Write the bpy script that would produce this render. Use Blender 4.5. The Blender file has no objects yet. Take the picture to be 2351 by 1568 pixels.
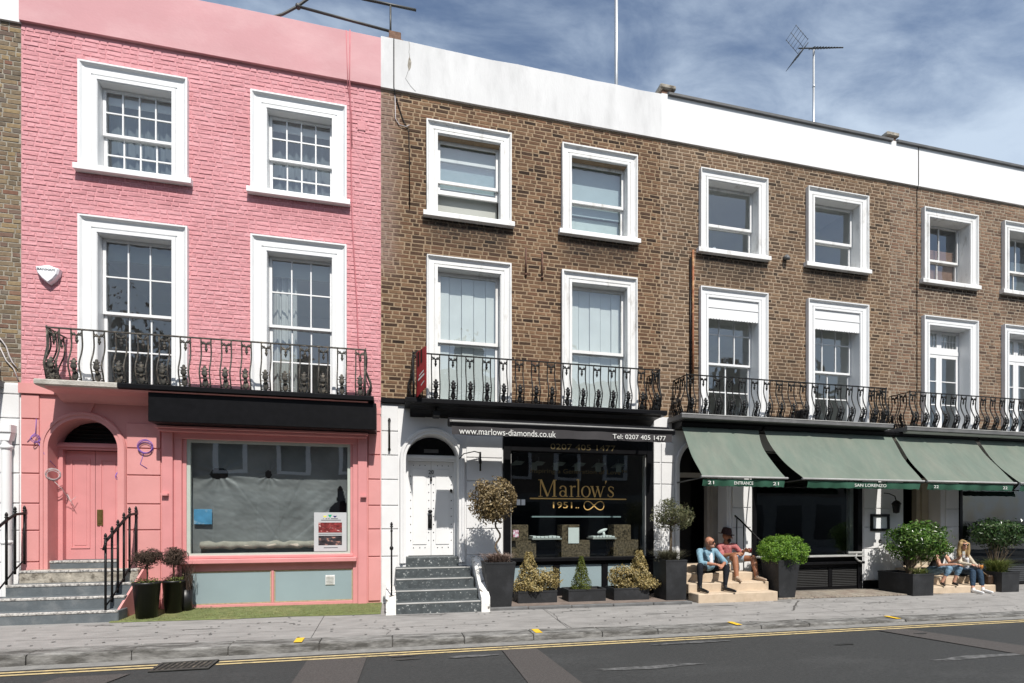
import bpy, bmesh, math, random
import numpy as np
from mathutils import Vector, Matrix

random.seed(7)
RNG = np.random.default_rng(11)
PI = math.pi
SC = bpy.context.scene
COL = SC.collection

# ---------------------------------------------------------------- camera
cam_data = bpy.data.cameras.new('camera')
cam = bpy.data.objects.new('camera', cam_data)
COL.objects.link(cam)
SC.camera = cam
cam.location = (0.0, -9.7, 1.70)
cam.rotation_euler = (math.radians(90), 0, -math.atan(275 / 1182.0))
cam_data.sensor_width = 36.0
cam_data.lens = 36.0 * 1182.0 / 2350.0
cam_data.shift_y = (1193.0 - 784.0) / 2350.0
cam_data.clip_end = 3000
SC.render.resolution_x, SC.render.resolution_y = 1024, 683

# ---------------------------------------------------------------- light
SUN = Vector((0.13, -1.0, 1.31)).normalized()          # towards the sun
sun_data = bpy.data.lights.new('sun', 'SUN')
sun_data.energy = 4.6
sun_data.angle = math.radians(0.55)
sun_data.color = (1.0, 0.955, 0.89)
sun = bpy.data.objects.new('sun', sun_data)
COL.objects.link(sun)
sun.rotation_euler = (-SUN).to_track_quat('-Z', 'Y').to_euler()
sun.location = (0, -30, 40)

world = bpy.data.worlds.new('World')
SC.world = world
world.use_nodes = True
wn, wl = world.node_tree.nodes, world.node_tree.links
wn.clear()
sky = wn.new('ShaderNodeTexSky')
sky.sky_type = 'NISHITA'
sky.sun_disc = False
sky.sun_elevation = math.asin(SUN.z)
sky.sun_rotation = math.atan2(SUN.x, SUN.y)
sky.air_density = 1.0
sky.dust_density = 1.2
sky.ozone_density = 1.0
tc = wn.new('ShaderNodeTexCoord')
sep = wn.new('ShaderNodeSeparateXYZ'); wl.new(tc.outputs['Generated'], sep.inputs[0])
mz = wn.new('ShaderNodeMath'); mz.operation = 'MAXIMUM'; mz.inputs[1].default_value = 0.08
wl.new(sep.outputs['Z'], mz.inputs[0])
dv = wn.new('ShaderNodeVectorMath'); dv.operation = 'DIVIDE'
cmb = wn.new('ShaderNodeCombineXYZ')
for i in range(3): wl.new(mz.outputs[0], cmb.inputs[i])
wl.new(tc.outputs['Generated'], dv.inputs[0]); wl.new(cmb.outputs[0], dv.inputs[1])
def cloud_noise(rot, scl, nscale, detail, dist, rough=0.55, loc=(0, 0, 0)):
    mp = wn.new('ShaderNodeMapping')
    mp.inputs['Rotation'].default_value = (0, 0, rot); mp.inputs['Location'].default_value = loc
    mp.inputs['Scale'].default_value = scl
    n = wn.new('ShaderNodeTexNoise')
    n.inputs['Scale'].default_value = nscale
    n.inputs['Detail'].default_value = detail
    n.inputs['Roughness'].default_value = rough
    n.inputs['Distortion'].default_value = dist
    wl.new(dv.outputs[0], mp.inputs[0]); wl.new(mp.outputs[0], n.inputs['Vector'])
    return n.outputs['Fac']
ca = cloud_noise(2.2, (1.0, 2.0, 1), 3.2, 7, 0.3, 0.6, (5.5, 3.0, 0))
cb = cloud_noise(-0.2, (1.0, 1.2, 1), 0.7, 3, 0.2, 0.5, (6.6, 1.2, 0))
cm = wn.new('ShaderNodeMath'); cm.operation = 'MULTIPLY_ADD'
wl.new(ca, cm.inputs[0]); cm.inputs[1].default_value = 0.55; wl.new(cb, cm.inputs[2])
cr = wn.new('ShaderNodeMapRange'); cr.interpolation_type = 'SMOOTHSTEP'
cr.inputs['From Min'].default_value = 0.50; cr.inputs['From Max'].default_value = 0.90
cr.inputs['To Min'].default_value = 0.02; cr.inputs['To Max'].default_value = 0.85
wl.new(cm.outputs[0], cr.inputs['Value'])
cmix = wn.new('ShaderNodeMix'); cmix.data_type = 'RGBA'
wl.new(cr.outputs[0], cmix.inputs[0]); wl.new(sky.outputs[0], cmix.inputs[6])
cmix.inputs[7].default_value = (5.0, 5.9, 7.0, 1)
bg = wn.new('ShaderNodeBackground'); bg.inputs['Strength'].default_value = 0.105
wl.new(cmix.outputs[2], bg.inputs[0])
wo = wn.new('ShaderNodeOutputWorld'); wl.new(bg.outputs[0], wo.inputs[0])

SC.view_settings.view_transform = 'Standard'
SC.view_settings.look = 'None'
SC.view_settings.exposure = 0.36
SC.view_settings.gamma = 1.0
SC.view_settings.use_curve_mapping = False
SC.render.engine = 'CYCLES'
SC.cycles.max_bounces = 8
SC.cycles.transparent_max_bounces = 16
SC.cycles.use_denoising = True

# ---------------------------------------------------------------- helpers
WL = {}                                                  # world location of every possible parent

def settle(o, parent, loc=(0, 0, 0)):
    COL.objects.link(o)
    o.location = loc
    WL[o.name] = Vector(loc)
    if parent is not None:
        o.parent = parent
        o.matrix_parent_inverse = Matrix.Translation(-WL[parent.name])
    return o

def tag(o, label, cat, group=None, kind=None):
    if label: o['label'] = label
    if cat: o['category'] = cat
    if group: o['group'] = group
    if kind: o['kind'] = kind
    return o

def thing(name, loc, label, cat, group=None):
    o = bpy.data.objects.new(name, None)
    o.empty_display_size = 0.2
    settle(o, None, loc)
    return tag(o, label, cat, group)

class MB:
    def __init__(s): s.v = []; s.f = []; s.m = []; s.sm = []
    def add(s, vs, fs, mi=0, smooth=False):
        b = len(s.v)
        s.v += [tuple(p) for p in vs]
        s.f += [tuple(i + b for i in f) for f in fs]
        s.m += [mi] * len(fs); s.sm += [smooth] * len(fs)
        return s
    def box(s, x0, x1, y0, y1, z0, z1, mi=0):
        return s.add([(x0,y0,z0),(x1,y0,z0),(x1,y1,z0),(x0,y1,z0),(x0,y0,z1),(x1,y0,z1),(x1,y1,z1),(x0,y1,z1)],
              [(0,1,5,4),(1,2,6,5),(2,3,7,6),(3,0,4,7),(4,5,6,7),(3,2,1,0)], mi)
    def bbox(s, x0, x1, y0, y1, z0, z1, b=0.006, mi=0):
        """box with bevelled edges"""
        xs, ys, zs = (x0, x1), (y0, y1), (z0, z1)
        V = {}; vs = []
        for i in (0, 1):
            for j in (0, 1):
                for k in (0, 1):
                    sx, sy, sz = 1 - 2*i, 1 - 2*j, 1 - 2*k
                    V[i,j,k,0] = len(vs); vs.append((xs[i], ys[j]+sy*b, zs[k]+sz*b))
                    V[i,j,k,1] = len(vs); vs.append((xs[i]+sx*b, ys[j], zs[k]+sz*b))
                    V[i,j,k,2] = len(vs); vs.append((xs[i]+sx*b, ys[j]+sy*b, zs[k]))
        fs = []
        for i in (0, 1): fs.append([V[i,0,0,0],V[i,1,0,0],V[i,1,1,0],V[i,0,1,0]])
        for j in (0, 1): fs.append([V[0,j,0,1],V[1,j,0,1],V[1,j,1,1],V[0,j,1,1]])
        for k in (0, 1): fs.append([V[0,0,k,2],V[1,0,k,2],V[1,1,k,2],V[0,1,k,2]])
        for i in (0, 1):
            for j in (0, 1): fs.append([V[i,j,0,0],V[i,j,1,0],V[i,j,1,1],V[i,j,0,1]])
            for k in (0, 1): fs.append([V[i,0,k,0],V[i,1,k,0],V[i,1,k,2],V[i,0,k,2]])
        for j in (0, 1):
            for k in (0, 1): fs.append([V[0,j,k,1],V[1,j,k,1],V[1,j,k,2],V[0,j,k,2]])
        for i in (0, 1):
            for j in (0, 1):
                for k in (0, 1): fs.append([V[i,j,k,0],V[i,j,k,1],V[i,j,k,2]])
        c = Vector(((x0+x1)/2, (y0+y1)/2, (z0+z1)/2)); out = []
        for f in fs:
            p = [Vector(vs[q]) for q in f]
            n = (p[1]-p[0]).cross(p[2]-p[0]); m = sum(p, Vector()) / len(p)
            out.append(f if n.dot(m - c) > 0 else f[::-1])
        return s.add(vs, out, mi)
    def prism(s, pts, y0, y1, mi=0):
        """polygon in (x,z), anticlockwise seen from -Y, extruded y0..y1"""
        n = len(pts)
        vs = [(x, y0, z) for x, z in pts] + [(x, y1, z) for x, z in pts]
        fs = [tuple(range(n)), tuple(range(2*n-1, n-1, -1))]
        fs += [(i, i+n, (i+1) % n + n, (i+1) % n) for i in range(n)]
        return s.add(vs, fs, mi)
    def prismx(s, pts, x0, x1, mi=0):
        """polygon in (y,z) extruded along x"""
        n = len(pts)
        vs = [(x0, y, z) for y, z in pts] + [(x1, y, z) for y, z in pts]
        fs = [tuple(range(n-1, -1, -1)), tuple(range(n, 2*n))]
        fs += [(i, (i+1) % n, (i+1) % n + n, i+n) for i in range(n)]
        return s.add(vs, fs, mi)
    def tube(s, path, r, n=8, mi=0, smooth=True, cap=True):
        P = [Vector(p) for p in path]
        R = r if isinstance(r, (list, tuple)) else [r] * len(P)
        vs = []; fs = []
        up = Vector((0, 0, 1)); prev = None
        for i, p in enumerate(P):
            t = (P[min(i+1, len(P)-1)] - P[max(i-1, 0)]).normalized()
            if prev is None:
                a = t.cross(up)
                if a.length < 1e-3: a = t.cross(Vector((1, 0, 0)))
            else:
                a = prev - t * prev.dot(t)
                if a.length < 1e-4: a = t.cross(up)
            a.normalize(); b = t.cross(a); prev = a
            for k in range(n):
                th = 2*PI*k/n + (PI/4 if n == 4 else 0)
                vs.append(p + (a*math.cos(th) + b*math.sin(th)) * R[i])
        for i in range(len(P)-1):
            for k in range(n):
                fs.append((i*n+k, i*n+(k+1) % n, (i+1)*n+(k+1) % n, (i+1)*n+k))
        s.add(vs, fs, mi, smooth and n > 4)
        if cap:
            b = len(s.v) - len(vs)
            s.f += [tuple(b+k for k in range(n-1, -1, -1)), tuple(b+(len(P)-1)*n+k for k in range(n))]
            s.m += [mi, mi]; s.sm += [False, False]
        return s
    def lathe(s, prof, c, n=16, mi=0, smooth=True):
        """prof = [(r,z)...] revolved about the vertical through c"""
        vs = []; fs = []
        for r, z in prof:
            for k in range(n):
                th = 2*PI*k/n
                vs.append((c[0]+r*math.cos(th), c[1]+r*math.sin(th), c[2]+z))
        for i in range(len(prof)-1):
            for k in range(n):
                fs.append((i*n+k, i*n+(k+1) % n, (i+1)*n+(k+1) % n, (i+1)*n+k))
        s.add(vs, fs, mi, smooth)
        return s
    def ell(s, c, r, n=10, m=7, mi=0, rot=None):
        vs = []; fs = []
        rx, ry, rz = r if isinstance(r, (tuple, list)) else (r, r, r)
        for i in range(m+1):
            ph = PI*i/m
            for k in range(n):
                th = 2*PI*k/n
                p = Vector((rx*math.sin(ph)*math.cos(th), ry*math.sin(ph)*math.sin(th), rz*math.cos(ph)))
                if rot is not None: p = rot @ p
                vs.append(p + Vector(c))
        for i in range(m):
            for k in range(n):
                fs.append((i*n+k, (i+1)*n+k, (i+1)*n+(k+1) % n, i*n+(k+1) % n))
        return s.add(vs, fs, mi, True)
    def mesh(s, name, mats, off=(0, 0, 0), fix=False):
        me = bpy.data.meshes.new(name)
        ox, oy, oz = off
        me.from_pydata([(x-ox, y-oy, z-oz) for x, y, z in s.v], [], s.f)
        for m in (mats if isinstance(mats, (list, tuple)) else [mats]): me.materials.append(m)
        me.polygons.foreach_set('material_index', s.m)
        me.polygons.foreach_set('use_smooth', s.sm)
        if fix:
            bm = bmesh.new(); bm.from_mesh(me)
            bmesh.ops.remove_doubles(bm, verts=bm.verts, dist=1e-5)
            bmesh.ops.recalc_face_normals(bm, faces=bm.faces)
            bm.to_mesh(me); bm.free()
        me.update()
        return me
    def build(s, name, mats, parent=None, off=(0, 0, 0), fix=False):
        o = bpy.data.objects.new(name, s.mesh(name, mats, off, fix))
        return settle(o, parent, off)

def inst(name, me, parent, loc, rot=(0, 0, 0), scale=(1, 1, 1)):
    o = bpy.data.objects.new(name, me)
    settle(o, parent, loc)
    o.rotation_euler = rot; o.scale = scale
    return o

def attr(me, vals, name='bv'):
    a = me.attributes.new(name, 'FLOAT', 'FACE')
    a.data.foreach_set('value', np.asarray(vals, dtype=np.float32))

# ---------------------------------------------------------------- materials
def mat(name, col, rough=0.6, var=0.12, scale=6.0, bump=0.0, bscale=80.0, metal=0.0, spec=0.4,
        col2=None, c2scale=2.0, c2lo=0.5, c2hi=0.7, stretch=(1, 1, 1), coat=0.0):
    m = bpy.data.materials.new(name); m.use_nodes = True
    N, L = m.node_tree.nodes, m.node_tree.links
    b = N['Principled BSDF']
    b.inputs['Roughness'].default_value = rough
    b.inputs['Metallic'].default_value = metal
    b.inputs['Specular IOR Level'].default_value = spec
    if coat: b.inputs['Coat Weight'].default_value = coat
    geo = N.new('ShaderNodeNewGeometry')
    mp = N.new('ShaderNodeMapping'); mp.inputs['Scale'].default_value = stretch
    L.new(geo.outputs['Position'], mp.inputs[0])
    n1 = N.new('ShaderNodeTexNoise'); n1.inputs['Scale'].default_value = scale; n1.inputs['Detail'].default_value = 6
    L.new(mp.outputs[0], n1.inputs['Vector'])
    mr = N.new('ShaderNodeMapRange')
    mr.inputs['From Min'].default_value = 0.3; mr.inputs['From Max'].default_value = 0.7
    mr.inputs['To Min'].default_value = 1 - var; mr.inputs['To Max'].default_value = 1 + var
    L.new(n1.outputs['Fac'], mr.inputs['Value'])
    base = N.new('ShaderNodeRGB'); base.outputs[0].default_value = (*col, 1)
    src = base.outputs[0]
    if col2 is not None:
        n2 = N.new('ShaderNodeTexNoise'); n2.inputs['Scale'].default_value = c2scale; n2.inputs['Detail'].default_value = 8
        n2.inputs['Roughness'].default_value = 0.65
        L.new(mp.outputs[0], n2.inputs['Vector'])
        m2 = N.new('ShaderNodeMapRange'); m2.inputs['From Min'].default_value = c2lo; m2.inputs['From Max'].default_value = c2hi
        L.new(n2.outputs['Fac'], m2.inputs['Value'])
        mx = N.new('ShaderNodeMix'); mx.data_type = 'RGBA'
        L.new(m2.outputs[0], mx.inputs[0]); L.new(src, mx.inputs[6]); mx.inputs[7].default_value = (*col2, 1)
        src = mx.outputs[2]
    mu = N.new('ShaderNodeVectorMath'); mu.operation = 'SCALE'
    L.new(src, mu.inputs[0]); L.new(mr.outputs[0], mu.inputs['Scale'])
    L.new(mu.outputs[0], b.inputs['Base Color'])
    if bump:
        n3 = N.new('ShaderNodeTexNoise'); n3.inputs['Scale'].default_value = bscale; n3.inputs['Detail'].default_value = 5
        L.new(mp.outputs[0], n3.inputs['Vector'])
        bp = N.new('ShaderNodeBump'); bp.inputs['Strength'].default_value = bump; bp.inputs['Distance'].default_value = 0.02
        L.new(n3.outputs['Fac'], bp.inputs['Height']); L.new(bp.outputs[0], b.inputs['Normal'])
    return m

def brick_mat(name, cols, soot=(), var=0.18, bump=0.5, sootcol=(0.022, 0.019, 0.017), smear=None):
    """piece colour from the object's random value plus the face attribute bv; dirty patches below sills as rectangles (x0,x1,z0,z1)"""
    m = bpy.data.materials.new(name); m.use_nodes = True
    N, L = m.node_tree.nodes, m.node_tree.links
    b = N['Principled BSDF']; b.inputs['Roughness'].default_value = 0.9; b.inputs['Specular IOR Level'].default_value = 0.15
    oi = N.new('ShaderNodeObjectInfo'); at = N.new('ShaderNodeAttribute'); at.attribute_name = 'bv'
    ad = N.new('ShaderNodeMath'); ad.operation = 'ADD'; L.new(oi.outputs['Random'], ad.inputs[0]); L.new(at.outputs['Fac'], ad.inputs[1])
    fr = N.new('ShaderNodeMath'); fr.operation = 'FRACT'; L.new(ad.outputs[0], fr.inputs[0])
    rp = N.new('ShaderNodeValToRGB'); L.new(fr.outputs[0], rp.inputs[0])
    e = rp.color_ramp.elements
    while len(e) < len(cols): e.new(0.5)
    for i, c in enumerate(cols):
        e[i].position = i / (len(cols)-1); e[i].color = (*c, 1)
    geo = N.new('ShaderNodeNewGeometry')
    n1 = N.new('ShaderNodeTexNoise'); n1.inputs['Scale'].default_value = 22; n1.inputs['Detail'].default_value = 6
    L.new(geo.outputs['Position'], n1.inputs['Vector'])
    n2 = N.new('ShaderNodeTexNoise'); n2.inputs['Scale'].default_value = 0.9; n2.inputs['Detail'].default_value = 4
    L.new(geo.outputs['Position'], n2.inputs['Vector'])
    s = N.new('ShaderNodeMath'); s.operation = 'ADD'; L.new(n1.outputs['Fac'], s.inputs[0]); L.new(n2.outputs['Fac'], s.inputs[1])
    mr = N.new('ShaderNodeMapRange'); mr.inputs['From Min'].default_value = 0.7; mr.inputs['From Max'].default_value = 1.3
    mr.inputs['To Min'].default_value = 1-var; mr.inputs['To Max'].default_value = 1+var
    L.new(s.outputs[0], mr.inputs['Value'])
    mu = N.new('ShaderNodeVectorMath'); mu.operation = 'SCALE'; L.new(rp.outputs[0], mu.inputs[0]); L.new(mr.outputs[0], mu.inputs['Scale'])
    src = mu.outputs[0]
    if soot:
        sp = N.new('ShaderNodeSeparateXYZ'); L.new(geo.outputs['Position'], sp.inputs[0])
        tot = None
        def rng(sock, a, b_, c=0.0, d=1.0):
            q = N.new('ShaderNodeMapRange'); q.interpolation_type = 'SMOOTHSTEP'
            q.inputs['From Min'].default_value = a; q.inputs['From Max'].default_value = b_
            q.inputs['To Min'].default_value = c; q.inputs['To Max'].default_value = d
            L.new(sock, q.inputs['Value']); return q.outputs[0]
        def mul(p, q):
            r = N.new('ShaderNodeMath'); r.operation = 'MULTIPLY'; L.new(p, r.inputs[0]); L.new(q, r.inputs[1]); return r.outputs[0]
        for x0, x1, z0, z1 in soot:
            k = mul(mul(rng(sp.outputs['X'], x0-.15, x0+.2), rng(sp.outputs['X'], x1-.2, x1+.15, 1, 0)), mul(rng(sp.outputs['Z'], z0, z1-.05), rng(sp.outputs['Z'], z1, z1+.05, 1, 0)))
            if tot is None: tot = k
            else:
                r = N.new('ShaderNodeMath'); r.operation = 'MAXIMUM'; L.new(tot, r.inputs[0]); L.new(k, r.inputs[1]); tot = r.outputs[0]
        q = rng(n1.outputs['Fac'], 0.3, 0.6, 0.35, 0.95)
        mx = N.new('ShaderNodeMix'); mx.data_type = 'RGBA'; L.new(mul(tot, q), mx.inputs[0]); L.new(src, mx.inputs[6]); mx.inputs[7].default_value = (*sootcol, 1)
        src = mx.outputs[2]
        if smear:
            x0, x1, z0, z1, sc_ = smear
            k = mul(rng(sp.outputs['X'], x0, x1, 1, 0), mul(rng(sp.outputs['Z'], z0-.3, z0+.4), rng(sp.outputs['Z'], z1-.3, z1+.2, 1, 0)))
            mx = N.new('ShaderNodeMix'); mx.data_type = 'RGBA'; L.new(mul(k, rng(n1.outputs['Fac'], .25, .6, .3, .9)), mx.inputs[0]); L.new(src, mx.inputs[6]); mx.inputs[7].default_value = (*sc_, 1)
            src = mx.outputs[2]
    L.new(src, b.inputs['Base Color'])
    bp = N.new('ShaderNodeBump'); bp.inputs['Strength'].default_value = bump; bp.inputs['Distance'].default_value = 0.012
    L.new(n1.outputs['Fac'], bp.inputs['Height']); L.new(bp.outputs[0], b.inputs['Normal'])
    return m

def glass_mat(name, tint=(0.86, 0.9, 0.9), boost=0.07, wave=0.02, wscale=2.5):
    m = bpy.data.materials.new(name); m.use_nodes = True
    N, L = m.node_tree.nodes, m.node_tree.links
    N.remove(N['Principled BSDF'])
    tr = N.new('ShaderNodeBsdfTransparent'); tr.inputs[0].default_value = (*tint, 1)
    gl = N.new('ShaderNodeBsdfGlossy'); gl.inputs['Roughness'].default_value = 0.01; gl.inputs[0].default_value = (0.93, 0.97, 1, 1)
    fr = N.new('ShaderNodeFresnel'); fr.inputs[0].default_value = 1.5
    ad = N.new('ShaderNodeMath'); ad.operation = 'ADD'; ad.use_clamp = True; ad.inputs[1].default_value = boost
    L.new(fr.outputs[0], ad.inputs[0])
    geo = N.new('ShaderNodeNewGeometry')
    io = N.new('ShaderNodeMapRange'); io.inputs['To Min'].default_value = 1.5; io.inputs['To Max'].default_value = 1/1.5   # a thin pane reflects alike from both sides
    L.new(geo.outputs['Backfacing'], io.inputs['Value']); L.new(io.outputs[0], fr.inputs[0])
    no = N.new('ShaderNodeTexNoise'); no.inputs['Scale'].default_value = wscale
    L.new(geo.outputs['Position'], no.inputs['Vector'])
    bp = N.new('ShaderNodeBump'); bp.inputs['Strength'].default_value = wave; bp.inputs['Distance'].default_value = 0.3
    L.new(no.outputs['Fac'], bp.inputs['Height']); L.new(bp.outputs[0], gl.inputs['Normal'])
    mx = N.new('ShaderNodeMixShader'); L.new(ad.outputs[0], mx.inputs[0]); L.new(tr.outputs[0], mx.inputs[1]); L.new(gl.outputs[0], mx.inputs[2])
    L.new(mx.outputs[0], N['Material Output'].inputs[0])
    return m

def leaf_mat(name, cols, rough=0.45, trans=0.25):
    m = bpy.data.materials.new(name); m.use_nodes = True
    N, L = m.node_tree.nodes, m.node_tree.links
    b = N['Principled BSDF']; b.inputs['Roughness'].default_value = rough; b.inputs['Specular IOR Level'].default_value = 0.4
    at = N.new('ShaderNodeAttribute'); at.attribute_name = 'bv'
    rp = N.new('ShaderNodeValToRGB'); L.new(at.outputs['Fac'], rp.inputs[0])
    e = rp.color_ramp.elements
    while len(e) < len(cols): e.new(0.5)
    for i, c in enumerate(cols): e[i].position = i/(len(cols)-1); e[i].color = (*c, 1)
    L.new(rp.outputs[0], b.inputs['Base Color'])
    t = N.new('ShaderNodeBsdfTranslucent'); L.new(rp.outputs[0], t.inputs[0])
    mx = N.new('ShaderNodeMixShader'); mx.inputs[0].default_value = trans
    L.new(b.outputs[0], mx.inputs[1]); L.new(t.outputs[0], mx.inputs[2]); L.new(mx.outputs[0], N['Material Output'].inputs[0])
    return m

def sheet_mat(name, col, rough=0.6, trans=0.4, var=0.1, scale=3):
    m = mat(name, col, rough, var, scale)
    N, L = m.node_tree.nodes, m.node_tree.links
    b = N['Principled BSDF']
    t = N.new('ShaderNodeBsdfTranslucent'); t.inputs[0].default_value = (*col, 1)
    mx = N.new('ShaderNodeMixShader'); mx.inputs[0].default_value = trans
    L.new(b.outputs[0], mx.inputs[1]); L.new(t.outputs[0], mx.inputs[2]); L.new(mx.outputs[0], N['Material Output'].inputs[0])
    return m

K = {}
K['white'] = mat('white_paint', (0.73, 0.735, 0.735), 0.45, 0.03, 3, 0.05, 30)
K['oldwhite'] = mat('worn_white_paint', (0.69, 0.69, 0.68), 0.6, 0.05, 4, 0.12, 40, col2=(0.36, 0.34, 0.31), c2scale=5, c2lo=0.56, c2hi=0.76, stretch=(1, 1, .35))
K['oldslab'] = mat('weathered_slab_edge', (0.42, 0.40, 0.36), 0.85, 0.2, 12, 0.4, 40, col2=(0.20, 0.185, 0.16), c2scale=6, c2lo=0.5, c2hi=0.7)
K['render'] = mat('white_render', (0.61, 0.61, 0.61), 0.8, 0.06, 1.6, 0.15, 25, col2=(0.45, 0.45, 0.45), c2scale=1.8, c2lo=0.48, c2hi=0.85, stretch=(1.6, 1, .45))
K['pink_render'] = mat('pale_pink_render', (0.525, 0.27, 0.285), 0.75, 0.06, 0.8, 0.1, 18, col2=(0.575, 0.335, 0.345), c2scale=0.7, c2lo=0.45, c2hi=0.7, stretch=(1, 1, 1.6))
K['pink_stucco'] = mat('salmon_pink_stucco', (0.605, 0.272, 0.262), 0.62, 0.05, 2.0, 0.08, 35, col2=(0.56, 0.235, 0.225), c2scale=1.6, c2lo=0.5, c2hi=0.8)
K['pink_wood'] = mat('salmon_pink_gloss', (0.60, 0.255, 0.255), 0.4, 0.05, 4, 0.03, 30)
K['stucco'] = mat('white_stucco', (0.68, 0.68, 0.68), 0.65, 0.05, 2.5, 0.08, 35, col2=(0.55, 0.55, 0.54), c2scale=2.2, c2lo=0.6, c2hi=0.85)
K['black'] = mat('black_paint', (0.006, 0.006, 0.007), 0.4, 0.2, 10, 0.03, 60, spec=0.14)
K['blackiron'] = mat('black_iron', (0.008, 0.008, 0.008), 0.45, 0.3, 25, 0.1, 120, spec=0.25)
K['oldiron'] = mat('weathered_iron', (0.045, 0.042, 0.036), 0.7, 0.3, 25, 0.3, 120, col2=(0.20, 0.17, 0.13), c2scale=14, c2lo=0.5, c2hi=0.72)
K['lead'] = mat('grey_lead', (0.12, 0.12, 0.12), 0.55, 0.2, 5, 0.15, 30)
K['leadlight'] = mat('pale_lead', (0.34, 0.34, 0.33), 0.55, 0.15, 5, 0.1, 30)
K['steel'] = mat('galvanised_pole', (0.45, 0.46, 0.47), 0.4, 0.1, 5, metal=0.6)
K['darksteel'] = mat('tarnished_steel', (0.07, 0.07, 0.065), 0.5, 0.2, 8, metal=0.3)
K['glass'] = glass_mat('window_glass', boost=0.13)
K['shopglass'] = glass_mat('shop_glass', (0.80, 0.86, 0.84), 0.05, 0.01, 0.8)
K['dirtyglass'] = glass_mat('old_wavy_glass', (0.7, 0.75, 0.77), 0.10, 0.05, 4)
K['plaster'] = mat('room_plaster', (0.78, 0.78, 0.76), 0.8, 0.05, 1)
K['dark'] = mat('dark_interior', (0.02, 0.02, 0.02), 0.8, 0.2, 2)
K['net'] = sheet_mat('net_curtain', (0.20, 0.235, 0.26), 0.8, 0.4)
K['curtain'] = sheet_mat('white_curtain', (0.62, 0.63, 0.62), 0.8, 0.3)
K['blind'] = mat('sky_reflection_blind', (0.34, 0.42, 0.45), 0.6, 0.06, 2)  # blue of the sky reflected in the panes is put into the blind's colour
K['greyboard'] = mat('grey_board', (0.36, 0.37, 0.34), 0.7, 0.05, 2)
K['shutter'] = mat('white_shutter', (0.62, 0.64, 0.63), 0.6, 0.05, 3)
K['brownblind'] = mat('brown_blind', (0.22, 0.12, 0.08), 0.7, 0.1, 4, stretch=(1, 1, 12))
K['frost'] = mat('frosted_panel', (0.255, 0.325, 0.345), 0.35, 0.05, 1.5)
K['granite'] = mat('brown_granite', (0.16, 0.12, 0.08), 0.25, 0.35, 30, 0, col2=(0.045, 0.035, 0.025), c2scale=25, c2lo=0.45, c2hi=0.6)
K['terrazzo'] = mat('dark_terrazzo', (0.060, 0.070, 0.074), 0.6, 0.25, 12, 0.1, 60, col2=(0.36, 0.37, 0.36), c2scale=24, c2lo=0.60, c2hi=0.66)
K['slate'] = mat('slate_grey_paint', (0.10, 0.115, 0.125), 0.65, 0.12, 6, 0.1, 40, col2=(0.17, 0.18, 0.185), c2scale=5, c2lo=0.5, c2hi=0.75)
K['oldstone'] = mat('weathered_stone', (0.34, 0.31, 0.26), 0.85, 0.3, 9, 0.5, 30, col2=(0.10, 0.085, 0.065), c2scale=8, c2lo=0.5, c2hi=0.66)
K['nosing'] = mat('worn_step_nosing', (0.44, 0.425, 0.40), 0.8, 0.3, 30, 0.4, 60, col2=(0.15, 0.145, 0.14), c2scale=28, c2lo=0.48, c2hi=0.6)
K['sandstone'] = mat('beige_stone', (0.50, 0.40, 0.295), 0.75, 0.1, 5, 0.1, 50, col2=(0.40, 0.31, 0.22), c2scale=4, c2lo=0.5, c2hi=0.75)
K['canvas'] = mat('sage_green_canvas', (0.112, 0.144, 0.117), 0.75, 0.07, 3.0, 0.15, 14, col2=(0.155, 0.172, 0.140), c2scale=1.8, c2lo=0.42, c2hi=0.75, stretch=(1.6, 1, .5))
K['valance'] = mat('dark_green_canvas', (0.022, 0.085, 0.052), 0.7, 0.15, 6, 0.1, 200)
K['letter'] = mat('white_lettering', (0.66, 0.66, 0.63), 0.6, 0.02)
K['gold'] = mat('gold_lettering', (0.62, 0.40, 0.14), 0.35, 0.05, 3, metal=0.15)
K['dimgold'] = mat('dull_gold_lettering', (0.10, 0.075, 0.03), 0.5, 0.05, 3)
K['pot'] = mat('dark_grey_planter', (0.017, 0.018, 0.020), 0.6, 0.25, 4, 0.1, 30, col2=(0.040, 0.041, 0.045), c2scale=3, c2lo=0.5, c2hi=0.8)
K['potblack'] = mat('black_plastic_pot', (0.012, 0.012, 0.013), 0.4, 0.2, 6)
K['soil'] = mat('potting_soil', (0.05, 0.035, 0.022), 0.95, 0.4, 40, 0.8, 60)
K['bark'] = mat('bark', (0.10, 0.075, 0.05), 0.9, 0.3, 30, 0.5, 60)
K['brass'] = mat('aged_brass', (0.22, 0.16, 0.06), 0.4, 0.2, 20, metal=0.7)
K['yellow'] = mat('yellow_road_paint', (0.70, 0.44, 0.03), 0.6, 0.1, 20)
K['faded'] = mat('faded_yellow_paint', (0.50, 0.39, 0.20), 0.8, 0.15, 14, col2=(0.17, 0.15, 0.11), c2scale=9, c2lo=0.5, c2hi=0.72)
K['rust'] = mat('rusty_pipe', (0.25, 0.09, 0.04), 0.8, 0.3, 12, col2=(0.42, 0.25, 0.12), c2scale=3, c2lo=0.5, c2hi=0.6)
K['redsign'] = mat('red_board', (0.30, 0.012, 0.016), 0.5, 0.1, 4)
K['alarm'] = mat('white_plastic', (0.78, 0.79, 0.82), 0.35, 0.02)
K['purple'] = mat('purple_cable', (0.20, 0.10, 0.42), 0.5, 0.1)
K['greycable'] = mat('grey_cable', (0.45, 0.42, 0.42), 0.5, 0.1)
K['terracotta'] = mat('weathered_brick_block', (0.16, 0.09, 0.06), 0.9, 0.25, 14, 0.4, 40)
K['paper'] = mat('paper', (0.70, 0.72, 0.73), 0.6, 0.04, 6)
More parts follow.
